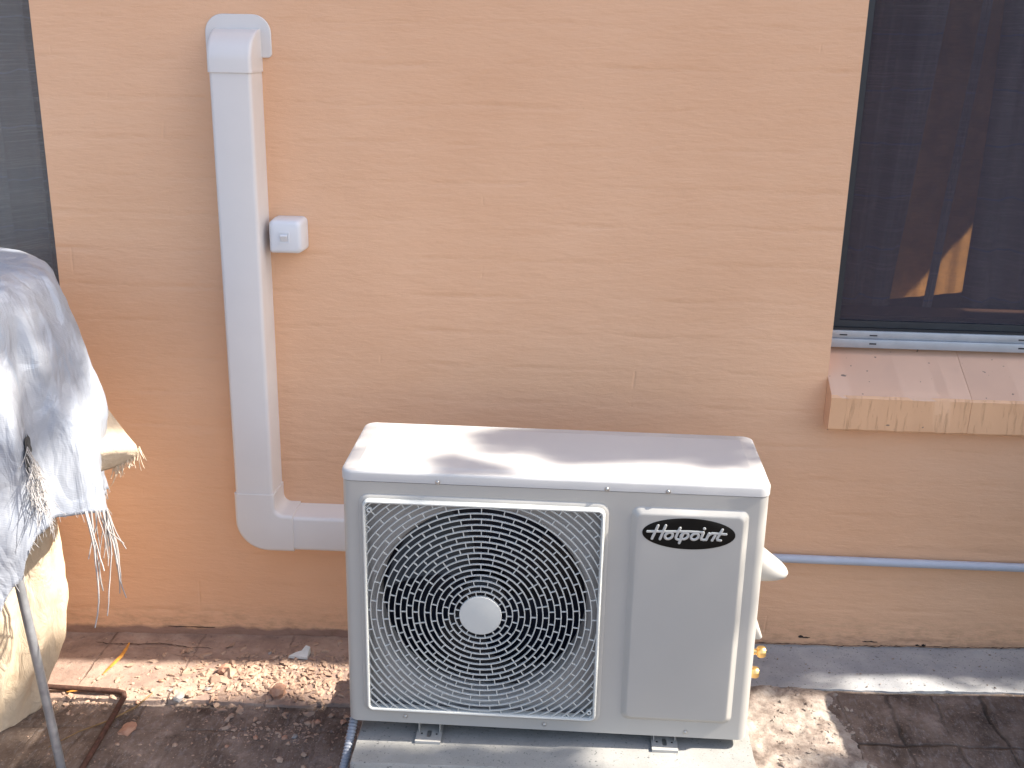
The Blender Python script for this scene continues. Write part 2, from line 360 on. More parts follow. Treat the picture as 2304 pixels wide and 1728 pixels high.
def XZ(P, y): return [Vector((x, y, z)) for x, z in P]
def XY(P, z): return [Vector((x, y, z)) for x, y in P]
def holed_panel(bm, outer, inner, tomap):
    vo = [bm.verts.new(tomap(p)) for p in outer]; vi = [bm.verts.new(tomap(p)) for p in inner]
    es = [bm.edges.new((v[i], v[(i+1) % len(v)])) for v in (vo, vi) for i in range(len(v))]
    bmesh.ops.triangle_fill(bm, edges=es, use_beauty=True); return bm
def gz(x): return -.023+.0285*x           # the paving falls gently to the left

# ---------------------------------------------------------------- ground
def sheet(name, x0, x1, y0, y1, nx, ny, zf, mat, thick=0, edge=None):
    bm = bmesh.new(); G = [[None]*(ny+1) for _ in range(nx+1)]
    for i in range(nx+1):
        for j in range(ny+1):
            x = x0+(x1-x0)*i/nx; fy = j/ny
            ya = edge(x) if edge else y0
            y = ya+(y1-ya)*fy
            G[i][j] = bm.verts.new((x, y, zf(x, y)))
    for i in range(nx):
        for j in range(ny): bm.faces.new((G[i][j], G[i+1][j], G[i+1][j+1], G[i][j+1]))
    if thick:
        low = [bm.verts.new(G[i][0].co+Vector((0, -.002, -thick))) for i in range(nx+1)]
        for i in range(nx): bm.faces.new((low[i], low[i+1], G[i+1][0], G[i][0]))
        for ii in (0, nx):
            e = G[ii]; l2 = [bm.verts.new(v.co-Vector((0, 0, thick))) for v in e]
            for j in range(ny): bm.faces.new((l2[j], e[j], e[j+1], l2[j+1]))
    o = obj(name, bm, mat, None, 60); return o
def fn(x, y, s, k=0): return noise.fractal(Vector((x*s, y*s, k)), 1.0, 2.0, 5)
zg = lambda x, y: gz(max(-3, min(3.5, x))) - (.008 if x < .5 else .0035) + (.0035 if x < .5 else .002)*fn(x, y, 7) + .0016*fn(x, y, 40, 3)
tag(sheet('paving', -1.7, 2.6, -1.6, .04, 260, 100, zg, 'paver'), kind='structure')
bm = bmesh.new()      # the yard beyond, a frame round the fine sheet
def q(x0, x1, y0, y1):
    bm.faces.new([bm.verts.new((x, y, gz(max(-3, min(3.5, x)))-.016)) for x, y in ((x0, y0), (x1, y0), (x1, y1), (x0, y1))])
xs = [-60, -3, -1.69, 2.59, 3.5, 60]
for i in range(5):
    q(xs[i], xs[i+1], -60, -1.59)
    if i != 2: q(xs[i], xs[i+1], -1.59, .04)
tag(obj('ground', bm, 'paver'), kind='structure')
za = lambda x, y: gz(x) + .004*fn(x, y, 5, 2) + .0018*fn(x, y, 35, 9) - .0
edL = lambda x: -.300 + .012*fn(x, 0, 6) + .004*fn(x, 0, 45)
edR = lambda x: -.196 + .008*fn(x, 0, 6, 5) + .003*fn(x, 0, 60)
tag(sheet('mortar_strip', -1.7, .5, 0, .02, 170, 26, lambda x, y: za(x, y), 'apronleft', .022, edL), kind='structure')
tag(sheet('concrete_apron', .5, 2.6, 0, .02, 170, 20, lambda x, y: za(x, y)+.0015, 'apron', .025, edR), kind='structure')
def cem(x, y):
    fx = min(1, max(0, (x-.90)/.05))*min(1, max(0, (1.24+.03*fn(y, 3, 6)-x)/.10)); return zg(x, y)-.006+.018*fx+.006*fn(x, y, 18, 4)*fx + .003*fn(x, y, 60, 4)*fx
tag(sheet('cement_spill', .88, 1.27, -1.0, -.2, 70, 120, cem, 'cement'), kind='structure')

# ---------------------------------------------------------------- house wall
HW = 2.62
wall = thing('house_wall', 'salmon painted brick wall with faint uneven mortar courses', 'wall')
LX, RX, RX2, ZS, ZT = -.636, 1.168, 2.75, .615, 2.2
bm = bmesh.new(); T = .10
for a, b in (((-6, -.4), (-2.3, HW)), ((-2.3, -.4), (LX, ZS)), ((-2.3, ZT), (LX, HW)), ((LX, -.4), (RX, HW)), ((RX, -.4), (RX2, ZS)), ((RX, ZT), (RX2, HW)), ((RX2, -.4), (6, HW))):
    box(bm, (a[0], 0, a[1]), (b[0], T, b[1]))
obj('masonry', bm, 'wall', wall)
# fascia and gutter at the top (out of the picture, it shades the wall)
bm = bmesh.new(); box(bm, (-6.1, -.06, 2.56), (6.1, .0-.002, 2.74)); box(bm, (-6.1, -.175, 2.60), (6.1, -.062, 2.70), .012)
tag(obj('gutter', bm, 'roof', wall), None)
bm = bmesh.new(); bm.faces.new([bm.verts.new(p) for p in ((-6.1, -.06, 2.75), (6.1, -.06, 2.75), (6.1, 3.2, 3.2), (-6.1, 3.2, 3.2))])
# (roof stops short of the added sun opening: see room)
bm.free()

# window sills of rowlock bricks
def sill(x0, x1, label):
    t = thing('window_sill', label, 'sill', (x0, 0, .6))
    n = max(1, round((x1-x0)/.3165)); w = (x1-x0)/n
    for k in range(n):
        bm = bmesh.new(); a, b = k*w+.0004, (k+1)*w-.0004
        P = [(.0985, .170), (-.052, .094), (-.056, .088), (-.052, .012), (-.046, .006), (0-.001, .014), (.0985, .014)]
        P = [(y, z) for y, z in P]
        segs = 24; L = []
        for i in range(segs+1):
            x = a+(b-a)*i/segs
            L.append([Vector((x, y + (.0016*fn(x+x0, z*3, 30, 1) if y < -.01 else 0), z + (.0022*fn(x+x0, y, 22, 7) if z < .02 and y < -.01 else 0) + (.0012*fn(x+x0, y, 14, 2) if z > .08 and y < -.01 else 0))) for y, z in P])
        loft(bm, L); obj('sill_brick', bm, 'sill', t, 30)
    return t
sill(RX, RX2, 'painted sloping brick sill below the curtained window on the right')
sill(-2.3, LX, 'painted sloping brick sill behind the silver tarpaulin')

# windows -------------------------------------------------------------
def window(x0, x1, label, cm, gap=None):
    t = thing('window', label, 'window', (x0, 0, ZS))
    o = Vector((x0, 0, ZS)); w = x1-x0; h = ZT-ZS
    zb = .774-ZS
    bm = bmesh.new()
    box(bm, (0.001, .068, zb), (w-.001, .0985, zb+.021), .0015); box(bm, (0.001, .074, zb+.0212), (w-.001, .0985, zb+.040), .0015)
    tr = obj('track', bm, 'alu', t, 30)
    bm = bmesh.new()
    for x in (.035, .105, w-.3, .45, .78):
        if x < w: box(bm, (x, .0735, zb+.028), (x+.018, .0745, zb+.031)); 
    for x in (.105, .45, .78):
        if x < w: box(bm, (x, .0675, zb+.009), (x+.016, .0685, zb+.0125))
    obj('drain_slot', bm, 'seal', tr)
    bm = bmesh.new(); y0, y1 = .078, .0985
    box(bm, (.001, y0, zb+.0405), (w-.001, y1, zb+.046)); box(bm, (.001, y0, h-.03), (w-.001, y1, h-.001))
    box(bm, (.001, y0, zb+.046), (.013, y1, h-.03)); box(bm, (w-.013, y0, zb+.046), (w-.001, y1, h-.03))
    obj('frame', bm, 'seal', t)
    bm = bmesh.new()
    box(bm, (.0135, .085, zb+.0465), (w-.0135, .0975, zb+.062)); box(bm, (.0135, .085, zb+.0622), (.034, .0975, h-.031)); box(bm, (w-.034, .085, zb+.0622), (w-.0135, .0975, h-.031))
    obj('sash', bm, 'rail', t)
    bm = bmesh.new(); box(bm, (.034, .090, zb+.0625), (w-.034, .0905, h-.031)); obj('fly_screen', bm, 'screen' if x0 > 0 else 'screenl', t)
    bm = bmesh.new(); box(bm, (.034, .094, zb+.0625), (w-.034, .0965, h-.031)); obj('pane', bm, 'glass', t)
    bm = bmesh.new(); box(bm, (.0, .1005, zb-.06), (w, .20, zb+.072)); obj('inner_sill', bm, 'timber', t)
    return t
window(RX, RX2, 'dark screened window with parted curtains on the right', 'curtain')
window(-2.3, LX, 'window with pleated grey curtain at the upper left corner', 'curtainl')
def curtain(pleats, z0, z1, y, mat, label, lean=0, ph=0, depth=.016):
    # pleats: list of (x) fold positions left to right; edge x given at bottom, leaning by lean per metre
    bm = bmesh.new(); N = 90; K = 22; x0, x1 = pleats
    rows = []
    for k in range(K+1):
        z = z0+(z1-z0)*k/K; row = []
        for i in range(N+1):
            u = i/N; e = lean(u)*(z-z0) if callable(lean) else lean*u*(z-z0)
            x = x0+(x1-x0)*u+e
            yy = y+depth*math.sin(u*(x1-x0)/.085*2*math.pi+ph+1.3*fn(u*3, 0, 1, ph)) + .012*fn(x*2, z*.6, 3, ph)
            row.append(bm.verts.new((x, yy, z)))
        rows.append(row)
    for a, b in zip(rows, rows[1:]):
        for i in range(N): bm.faces.new((a[i], a[i+1], b[i+1], b[i]))
    o = obj('curtain', bm, mat, None, 80); m = o.modifiers.new('thickness', 'SOLIDIFY'); m.thickness = .0012
    return tag(o, label, 'curtain', None)
curtain((RX+.02, 1.355), .80, 2.2, .23, 'curtain', 'dark pleated curtain hanging left of the amber gap', lean=lambda u: .07*u, ph=.6, depth=.024)
curtain((1.535, RX2), .80, 2.2, .23, 'curtain', 'dark pleated curtain hanging right of the amber gap', lean=lambda u: .0*(1-u), ph=2.2, depth=.024)
curtain((1.425, 1.447), .80, 2.2, .20, 'curtain', 'narrow dark curtain fold hanging down the middle of the amber gap', lean=lambda u: .06, ph=.2, depth=.004)
curtain((-2.2, LX-.02), .80, 2.2, .165, 'curtainl', 'grey pleated curtain with pale horizontal threads behind the left window', ph=1.1, depth=.04)
# amber drape, lit by sun through an opening added in the room's side
bm = bmesh.new(); rows = []
for k in range(40):
    z = .80+1.4*k/39
    rows.append([bm.verts.new((1.35+.5*i/60,   .44+.24*i/60+.0025*math.sin(i*.9+.4*math.sin(z*6)), z)) for i in range(61)])
for a, b in zip(rows, rows[1:]):
    for i in range(60): bm.faces.new((a[i], a[i+1], b[i+1], b[i]))
tag(obj('drape', bm, 'amber', None, 80), 'amber drape glowing in sunlight inside the room seen through the curtain gap', 'drape')
# cane seat below the drape
t = thing('cane_stool', 'pale woven cane stool glinting below the amber drape inside the window', 'stool', (1.57, .42, 0))
bm = bmesh.new()
for i in range(16):
    a = -.16+.32*i/15; tube(bm, [(-.16+.0, -.10+.2*(i/15), .748+.004*math.sin(i*2)), (.16, -.10+.2*(i/15), .748-.004*math.sin(i*2))], .003, 5)
    tube(bm, [(a, -.10, .752), (a+.03, .10, .752)], .003, 5)
obj('seat', bm, 'cane', t)
for sx in (-.15, .15):
    for sy in (-.09, .09):
        bm = bmesh.new(); tube(bm, [(sx, sy, gz(1.5)), (sx, sy, .745)], .012, 8); obj('leg', bm, 'timber', t)
# rooms: plain shells; the right one has a high side opening added to let the sun in
def room(x0, x1, sky_side):
    bm = bmesh.new(); y0, y1, z1, tt = .102, 2.4, 2.5, .05; z0 = -.05
    box(bm, (x0, y1, z0), (x1, y1+tt, z1)); box(bm, (x0-tt, y0, z0), (x0-.001, y1+tt, z1)); box(bm, (x0-tt, y0, z1+.001), (x1+tt, y1+tt, z1+tt)); box(bm, (x0, y0, z0-tt), (x1, y1, z0-.001))
    if sky_side:
        a, b, c, d = sky_side
        box(bm, (x1+.001, y0, z0), (x1+tt, y1, c)); box(bm, (x1+.001, y0, d), (x1+tt, y1, z1)); box(bm, (x1+.001, y0, c), (x1+tt, a, d)); box(bm, (x1+.001, b, c), (x1+tt, y1, d))
    else: box(bm, (x1+.001, y0, z0), (x1+tt, y1+tt, z1))
    o = obj('room_shell', bm, 'room'); tag(o, kind='structure'); return o
room(.95, 2.85, (.15, 1.3, 2.00, 2.225)); room(-2.6, -.40, None)

# ---------------------------------------------------------------- duct, switch, conduit
DD = .0835
duct = thing('pipe_duct', 'white plastic pipe duct running down the wall and turning right behind the outdoor unit', 'duct', (-.176, 0, gz(-.17)))
oz = -gz(-.17); ox = .176
def dl(bm): bmesh.ops.translate(bm, verts=bm.verts[:], vec=(ox, 0, oz)); return bm
def duct_prof(w0, w1, d):        # cross section in (across, y): rounded on the outer edges, slight taper
    return [(w0, 0.0)] + [(w0+.0015+.009*(1-math.cos(a)), -d+.009*(1-math.sin(a))) for a in [math.radians(x) for x in (0, 22, 45, 67, 90)]] + \
           [(w1-.0015-.009*(1-math.sin(a)), -d+.009*(1-math.cos(a))) for a in [math.radians(x) for x in (0, 22, 45, 67, 90)]] + [(w1, 0.0)]
x0, x1 = -.2235, -.129
P = duct_prof(x0, x1, DD)
obj('straight_length', dl(loft(bmesh.new(), [[Vector((x, y, z)) for x, y in P] for z in (.400, 1.390)])), 'pvc', duct, 30)
P = duct_prof(.2585, .350, DD)
obj('straight_length', dl(loft(bmesh.new(), [[Vector((x, y, z)) for z, y in P] for x in (-.092, .60)])), 'pvc', duct, 30)
# flat elbow
a0, a1, b0, b1, ED = -.2264, -.1260, .2553, .3542, DD+.0034
loops = []; ri = .020; cx, cz = a1+ri, b1+ri
P = duct_prof(0, 1, ED)
def epos(s, y, a):       # s: 0 outer .. 1 inner ; a: 0 (top end, going down) .. 90 (right end)
    ang = math.radians(a); ro = .078
    inner = Vector((cx-ri*math.cos(ang), cz-ri*math.sin(ang)))
    ocx, ocz = a0+ro, b0+ro
    outer = Vector((ocx-ro*math.cos(ang), ocz-ro*math.sin(ang)))
    return outer, inner
def eloop(outer, inner):
    L = []; w = (inner-outer).length
    for s, y in duct_prof(0, w, ED):
        p = outer+(inner-outer)*(s/w); L.append(Vector((p.x, y, p.y)))
    return L
loops.append(eloop(Vector((a0, .405)), Vector((a1, .405))))
for a in range(0, 91, 9): loops.append(eloop(*epos(0, 0, a)))
loops.append(eloop(Vector((-.085, b0)), Vector((-.085, b1))))
obj('elbow', dl(loft(bmesh.new(), loops)), 'pvc', duct, 30)
# wall cap and flange
c0, c1, CD = -.2262, -.1262, DD+.003
loops = []
R = CD-.002
for z in (1.379, 1.408): loops.append([Vector((x, y, z)) for x, y in duct_prof(c0, c1, CD)])
for k in range(1, 15):
    a = math.radians(90*k/14); dy = -CD+R*(1-math.cos(a)); zz = 1.408+.068*math.sin(a)
    L = []
    for x, y in duct_prof(c0, c1, CD):
        f = -y/CD        # 1 at the front, 0 at the wall
        L.append(Vector((x, y*((-dy)/CD) if f > 0 else y, 1.408+(zz-1.408)*1.0 if True else 0)))
    loops.append(L)
# the hood closes onto the wall: points near the wall stay, so build it as a quarter dome instead
bm = bmesh.new()
prof = duct_prof(c0, c1, CD)
loops = [[Vector((x, y, 1.379)) for x, y in prof], [Vector((x, y, 1.404)) for x, y in prof]]
for k in range(1, 17):
    a = math.radians(90*k/16); sc = math.cos(a)
    loops.append([Vector((x*(1-.0) if True else x, y*max(sc, .02), 1.404+.064*math.sin(a))) for x, y in prof])
loft(bm, loops); obj('cap_hood', dl(bm), 'pvc', duct, 50)
bm = bmesh.new(); fl = rrect(-.2485, -.1040, 1.408, 1.498, (.010, .040, .040, .010), 8)
loft(bm, [XZ(fl, -.0005), XZ(fl, -.004), XZ(rrect(-.2470, -.1055, 1.4095, 1.4965, (.009, .039, .039, .009), 8), -.0055)])
obj('wall_flange', dl(bm), 'pvc', duct, 40)
# isolator switch
sw = thing('isolator_switch', 'small square white isolator switch box beside the vertical duct', 'switch', (-.0785, 0, 1.0245))
L = []
for y, ins in ((0, .001), (-.012, .0), (-.054, .0015), (-.060, .0045), (-.0625, .010)):
    L.append(XZ(rrect(-.0385+ins, .0385-ins, -.0385+ins, .0385-ins, (.006+.006*(1 if y < -.01 else 1), .012, .012, .006), 6), y))
# rear part is set right of the duct side
bm = bmesh.new(); L2 = [XZ(rrect(-.0365, .0385, -.0385, .0385, .012, 6), -.001)] + L[1:]
loft(bm, L2); obj('housing', bm, 'box', sw, 40)
bm = bmesh.new(); L = [XZ(rrect(-.0135, .0105, -.014, .012, .002, 3), -.0622), XZ(rrect(-.0135, .0105, -.014, .012, .002, 3), -.0640), XZ(rrect(-.0105, .0075, -.011, .009, .001, 3), -.0640), XZ(rrect(-.0105, .0075, -.011, .009, .001, 3), -.0628)]
loft(bm, L); obj('bezel', bm, 'box', sw)
bm = bmesh.new(); L = []
vs = [bm.verts.new(p) for p in ((-.009, -.063, -.0095), (.006, -.063, -.0095), (.006, -.0645, -.008), (-.009, -.0645, -.008), (-.009, -.0705, .0035), (.006, -.0705, .0035), (.006, -.063, .0078), (-.009, -.063, .0078))]
for f in ((3, 2, 5, 4), (4, 5, 6, 7), (0, 1, 2, 3), (0, 3, 4, 7), (1, 6, 5, 2)): bm.faces.new([vs[i] for i in f])
bmesh.ops.recalc_face_normals(bm, faces=bm.faces[:]); obj('rocker', bm, 'box', sw)
# conduit
bm = bmesh.new(); tube(bm, [(.70, -.013, .2575), (1.3, -.013, .2575), (2.0, -.013, .258), (3.0, -.013, .259)], .0105, 16)
cd = obj('conduit', bm, 'conduit', None, 60); tag(cd, 'thin blue grey conduit pipe running level along the wall to the right', 'pipe')
for x in (1.95, 2.6):
    bm = bmesh.new(); box(bm, (x-.008, -.026, .243), (x+.008, -.001, .272), .002); obj('saddle_clip', bm, 'conduit', cd)
# ---------------------------------------------------------------- slab and unit
zs = lambda x: .103+.020*(x-.162)
bm = bmesh.new(); N = 60; Mx = 14; X0, X1, Y0, Y1 = .160, .957, -.673, -.20
loops = []
def slabloop(ins, dz):
    pts = rrect(X0+ins, X1-ins, Y0+ins, Y1-ins, .008, 3); out = []
    for i in range(len(pts)):
        a, b = Vector(pts[i]), Vector(pts[(i+1) % len(pts)]); n = max(1, int((b-a).length/.02))
        for k in range(n):
            p = a.lerp(b, k/n); j = .0016*fn(p.x, p.y, 30, 1)
            out.append(Vector((p.x+j, p.y+j, zs(p.x)+dz)))
    return out
pts0 = slabloop(0, -.145); 
loft(bm, [[Vector((p.x, p.y, zs(p.x)-.135)) for p in pts0], [Vector((p.x, p.y, zs(p.x)-.005)) for p in pts0], [Vector((p.x+(.59-p.x)*.0055, p.y+(-.44-p.y)*.012, zs(p.x))) for p in pts0]])
slab = obj('concrete_slab', bm, 'slab', None, 30); tag(slab, 'grey concrete slab under the outdoor unit', 'slab')

UW, UH, UD = .80, .5461, .2661
unit = thing('air_conditioner_unit', 'cream outdoor air conditioner unit with round fan grille standing on the slab', 'air conditioner', (.1433, -.5855, .1409), math.radians(-.47))
Rv = .020; LH = .021; CH = UH-LH-.0008      # casing height
gx0, gx1, gzz0, gzz1 = .040, .498, .032, .492        # grille outer frame, local
# casing: U of three sides plus the holed front
bm = bmesh.new()
outl = rrect(0, UW, 0, UD, Rv, 6)       # starts at front right corner
loops = []
segs = outl
for z0_, z1_ in ((0.0, CH),):
    a = [bm.verts.new((x, y, z0_)) for x, y in segs]; b = [bm.verts.new((x, y, z1_)) for x, y in segs]; n = len(segs)
    for k in range(n):
        k2 = (k+1) % n
        if k == n-1: continue       # the straight front is the holed panel below
        bm.faces.new((a[k], a[k2], b[k2], b[k]))
    hole = rrect(gx0+.006, gx1-.006, gzz0+.006, gzz1-.006, .012, 5)
    holed_panel(bm, [(Rv, 0), (UW-Rv, 0), (UW-Rv, CH), (Rv, CH)], hole, lambda p: Vector((p[0], 0, p[1])))
    bm.faces.new(a[::-1])
bmesh.ops.remove_doubles(bm, verts=bm.verts[:], dist=1e-5)
bmesh.ops.recalc_face_normals(bm, faces=bm.faces[:])
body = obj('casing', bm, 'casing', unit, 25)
# thin raised step of pressed steel round the guard
bm = bmesh.new(); o1 = rrect(gx0-.008, gx1+.008, gzz0-.008, gzz1+.008, .020, 6); o2 = rrect(gx0-.004, gx1+.004, gzz0-.004, gzz1+.004, .018, 6); o3 = rrect(gx0+.001, gx1-.001, gzz0+.001, gzz1-.001, .014, 6)
loft(bm, [XZ(o1, -.0003), XZ(o2, -.003), XZ(o3, -.003), XZ(o3, .004)], False, False); obj('pressed_rim', bm, 'casing', unit, 50)
# lid
bm = bmesh.new(); e = .0016
def LP(ins, z, r=None): return XY(rrect(-e+ins, UW+e-ins, -e+ins, UD+e-ins, max(.004, (r or (Rv+e))-ins*.5), 6), z)
z1 = UH
L = [LP(.0015, z1-LH), LP(0, z1-LH+.0006), LP(0, z1-.0055), LP(.0006, z1-.003), LP(.0018, z1-.0012), LP(.0035, z1-.0003), LP(.006, z1), LP(.024, z1), LP(.0275, z1+.0016), LP(.030, z1+.0018)]
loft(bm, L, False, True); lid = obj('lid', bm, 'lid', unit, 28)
def screw(x, z, y, parent=unit, r=.0035):
    bm = bmesh.new(); M4 = Matrix.Translation((x, y, z)) @ Matrix.Rotation(math.radians(90), 4, 'X')
    lathe(bm, [(r*1.35, 0), (r*1.35, .0008), (r*.95, .001), (r*.8, .002), (r*.3, .0026), (.0005, .002), (0, .0018)], 14, M4); return obj('screw', bm, 'screw', parent, 50)
for x in (.183, .499, .612): screw(x, UH-.0165, -e)
for x, z in ((.116, .015), (.396, .013), (.677, .012)): screw(x, z, 0)
# service panel
bm = bmesh.new(); px0, px1, pz0, pz1 = .547, .764, .037, .496
L = []
for ins, y in ((-.0015, .0005), (0, -.0004), (.0022, -.002), (.0085, -.0088), (.0105, -.0098), (.013, -.010)):
    L.append(XZ(rrect(px0+ins, px1-ins, pz0+ins, pz1-ins, .016-ins*.4, 6), y))
loft(bm, L, False, True); sp_ = obj('service_panel', bm, 'casing', unit, 40)
# badge
bx, bz, by = .654, .4495, -.0100
bm = bmesh.new(); L = [[Vector((.0862*k*math.cos(a), y, .0315*k*math.sin(a))) for a in [2*math.pi*i/64 for i in range(64)]] for k, y in ((1, .0002), (1, -.0008), (.985, -.0012))]
loft(bm, L); badge = obj('badge', bm, 'black', sp_, 40, (bx, by, bz))
def lp(X, Y): return ((X-1025)/715*.0862, -(Y-520-.058*(X-1025))/238*.0315)
def ell(cx, cy, rx, ry, a0=0, a1=360, sh=-.25, n=18):
    out = []
    for i in range(n+1):
        a = math.radians(a0+(a1-a0)*i/n); dy = -ry*math.sin(a); out.append((cx+rx*math.cos(a)+sh*dy, cy+dy))
    return out
strokes = [
 [(548, 380), (465, 580)], [(665, 382), (588, 590)], [(390, 467), (520, 468), (700, 474), (880, 476), (1060, 482), (1245, 496)],
 ell(722, 540, 58, 50), [(888, 425), (862, 480), (830, 565), (838, 590), (862, 602), (900, 600)],
 [(942, 500), (888, 655)], ell(962, 548, 55, 48), ell(1120, 560, 56, 48),
 [(1248, 505), (1215, 590), (1222, 605), (1262, 612), (1298, 608)], [(1258, 440), (1260, 441)],
 [(1335, 515), (1298, 612)], [(1318, 560), (1345, 528), (1385, 512), (1425, 520), (1432, 545), (1388, 622)],
 [(1535, 460), (1510, 510), (1462, 600), (1468, 618), (1520, 626)], [(1410, 516), (1500, 522), (1595, 532)]]
bm = bmesh.new()
for s in strokes:
    pts = [Vector((lp(*p)[0], -.0012, lp(*p)[1])) for p in s]
    rr = .0030 if len(s) == 2 and abs(s[0][0]-s[1][0]) < 5 else .0026
    b0_ = bmesh.new(); tube(b0_, pts, rr, 10)
    for p in (pts[0], pts[-1]):
        bmesh.ops.create_uvsphere(b0_, u_segments=10, v_segments=8, radius=rr, matrix=Matrix.Translation(p))
    for v in b0_.verts: v.co.y = -.0012+(v.co.y+.0012)*.35
    me = bpy.data.meshes.new('tmp'); b0_.to_mesh(me); b0_.free(); bm.from_mesh(me); bpy.data.meshes.remove(me)
obj('lettering', bm, 'silver', badge, 60)

# fan guard
guard_root_y = -.0135
bm = bmesh.new(); fr = []
for ins, y in ((0, .003), (0, -.008), (.0012, -.0118), (.0035, -.0135), (.0060, -.0130), (.0072, -.0105), (.0075, .004)):
    fr.append(XZ(rrect(gx0+ins, gx1-ins, gzz0+ins, gzz1-ins, max(.005, .014-ins), 6), y))
loft(bm, fr, False, False)
guard = obj('fan_guard', bm, 'guard', unit, 40)
gcx, gcz = .2665, .2577; ix0, ix1, iz0, iz1 = gx0+.007, gx1-.007, gzz0+.007, gzz1-.007
def inside(x, z): return ix0 < x < ix1 and iz0 < z < iz1
bm = bmesh.new(); rings = [.0505+.01172*k for k in range(24)]; ww, y0, y1 = .00125, -.0105, -.0065
def arc_strip(r, a0, a1, n):
    prev = None
    for i in range(n+1):
        a = a0+(a1-a0)*i/n; c, s = math.cos(a), math.sin(a)
        cur = [bm.verts.new((gcx+(r+d)*c, y, gcz+(r+d)*s)) for d, y in ((-ww, y1), (-ww*.6, y0), (ww*.6, y0), (ww, y1))]
        if prev:
            for k in range(4): bm.faces.new((prev[k], prev[(k+1) % 4], cur[(k+1) % 4], cur[k]))
        prev = cur
for r in rings:
    n = 144; ins = [inside(gcx+r*math.cos(2*math.pi*i/720), gcz+r*math.sin(2*math.pi*i/720)) for i in range(720)]
    if all(ins): arc_strip(r, 0, 2*math.pi, n); continue
    i = 0
    st = next((k for k in range(720) if not ins[k]), 0); k = st
    run = None
    for kk in range(st, st+721):
        on = ins[kk % 720]
        if on and run is None: run = kk
        if (not on) and run is not None:
            a0_, a1_ = (run-1)*math.pi/360, kk*math.pi/360; 
            arc_strip(r, a0_, a1_, max(3, int((a1_-a0_)*r/.010))); run = None
for k in range(-1, len(rings)-1):
    ra = .040 if k < 0 else rings[k]; rb = rings[k+1]
    N = 16 if rb < .125 else 32
    for i in range(N):
        a = 2*math.pi*(i+(.5 if k % 2 else 0))/N+math.pi/2
        if k < 0: a = 2*math.pi*(i+.5)/N
        c, s = math.cos(a), math.sin(a)
        if not inside(gcx+rb*c, gcz+rb*s) and not inside(gcx+ra*c, gcz+ra*s): continue
        if not inside(gcx+(ra+.003)*c, gcz+(ra+.003)*s): continue
        rbb = rb
        while not inside(gcx+rbb*c, gcz+rbb*s) and rbb > ra+.001: rbb -= .001
        tx, tz = -s*.0008, c*.0008
        q8 = [bm.verts.new((gcx+r*c+sg*tx, y, gcz+r*s+sg*tz)) for r in (ra, rbb) for sg in (-1, 1) for y in (-.0098, -.0068)]
        for f in ((0, 1, 3, 2), (4, 6, 7, 5), (0, 2, 6, 4), (1, 5, 7, 3), (0, 4, 5, 1), (2, 3, 7, 6)): bm.faces.new([q8[j] for j in f])
# two radial spokes behind and the screw eyes at two corners
for (ex, ez) in ((ix0+.007, iz1-.014), (ix1-.007, iz0+.014)):
    Mt = Matrix.Translation((ex, -.006, ez)) @ Matrix.Rotation(math.radians(90), 4, 'X')
    lathe(bm, [(.0025, 0), (.0052, 0), (.0052, .006), (.0045, .007), (.0032, .007), (.0025, .006), (.0025, 0)], 14, Mt)
obj('guard_wires', bm, 'guard', guard, 30)
bm = bmesh.new(); Mt = Matrix.Translation((gcx, -.004, gcz)) @ Matrix.Rotation(math.radians(90), 4, 'X')
lathe(bm, [(0, 0), (.0405, 0), (.0415, .004), (.041, .0075), (.0405, .0082), (.039, .0084), (0, .0084)], 48, Mt); obj('hub_disc', bm, 'guard', guard, 12)
# bell mouth shroud behind
bm = bmesh.new(); R0, RF, fy = .207, .222, .022
sq = rrect(ix0-.012, ix1+.012, iz0-.012, iz1+.012, .01, 3)
circ = [(gcx+RF*math.cos(2*math.pi*i/96), gcz+RF*math.sin(2*math.pi*i/96)) for i in range(96)]
holed_panel(bm, sq, circ, lambda p: Vector((p[0], fy, p[1])))
L = []
for r, y in ((RF, fy), (RF-.006, fy+.0015), (RF-.011, fy+.006), (R0, fy+.014), (R0-.003, fy+.030), (R0-.003, fy+.055)):
    L.append([Vector((gcx+r*math.cos(2*math.pi*i/96), y, gcz+r*math.sin(2*math.pi*i/96))) for i in range(96)])
loft(bm, L, False, False); shroud = obj('shroud', bm, 'shroud', unit, 40)
bxo('coil', (.012, UD-.03, .01), (.52, UD-.012, CH-.01), 'coil', unit)
bxo('coil_box', (.506, .03, .005), (.510, UD-.031, CH-.01), 'dark', unit)
# fan
fan = bmesh.new(); Mt = Matrix.Translation((gcx, .12, gcz)) @ Matrix.Rotation(math.radians(90), 4, 'X')
lathe(fan, [(0, .06), (.03, .058), (.042, .05), (.045, 0), (.0, 0)], 32, Mt)
for b_ in range(3):
    prevs = None
    for i in range(11):
        r = .04+.155*i/10; w = math.radians(38+26*i/10-6*(i/10)**3); a0_ = math.radians(120*b_+25*i/10)
        cur = []
        for j in range(9):
            a = a0_+w*(j/8-.5); yy = .115-.075*(j/8)*(.45+.55*i/10)
            cur.append(fan.verts.new((gcx+r*math.cos(a), yy+.0, gcz+r*math.sin(a))))
        if prevs:
            for j in range(8): fan.faces.new((prevs[j], prevs[j+1], cur[j+1], cur[j]))
        prevs = cur
obj('fan_blades', fan, 'dark', unit, 50)
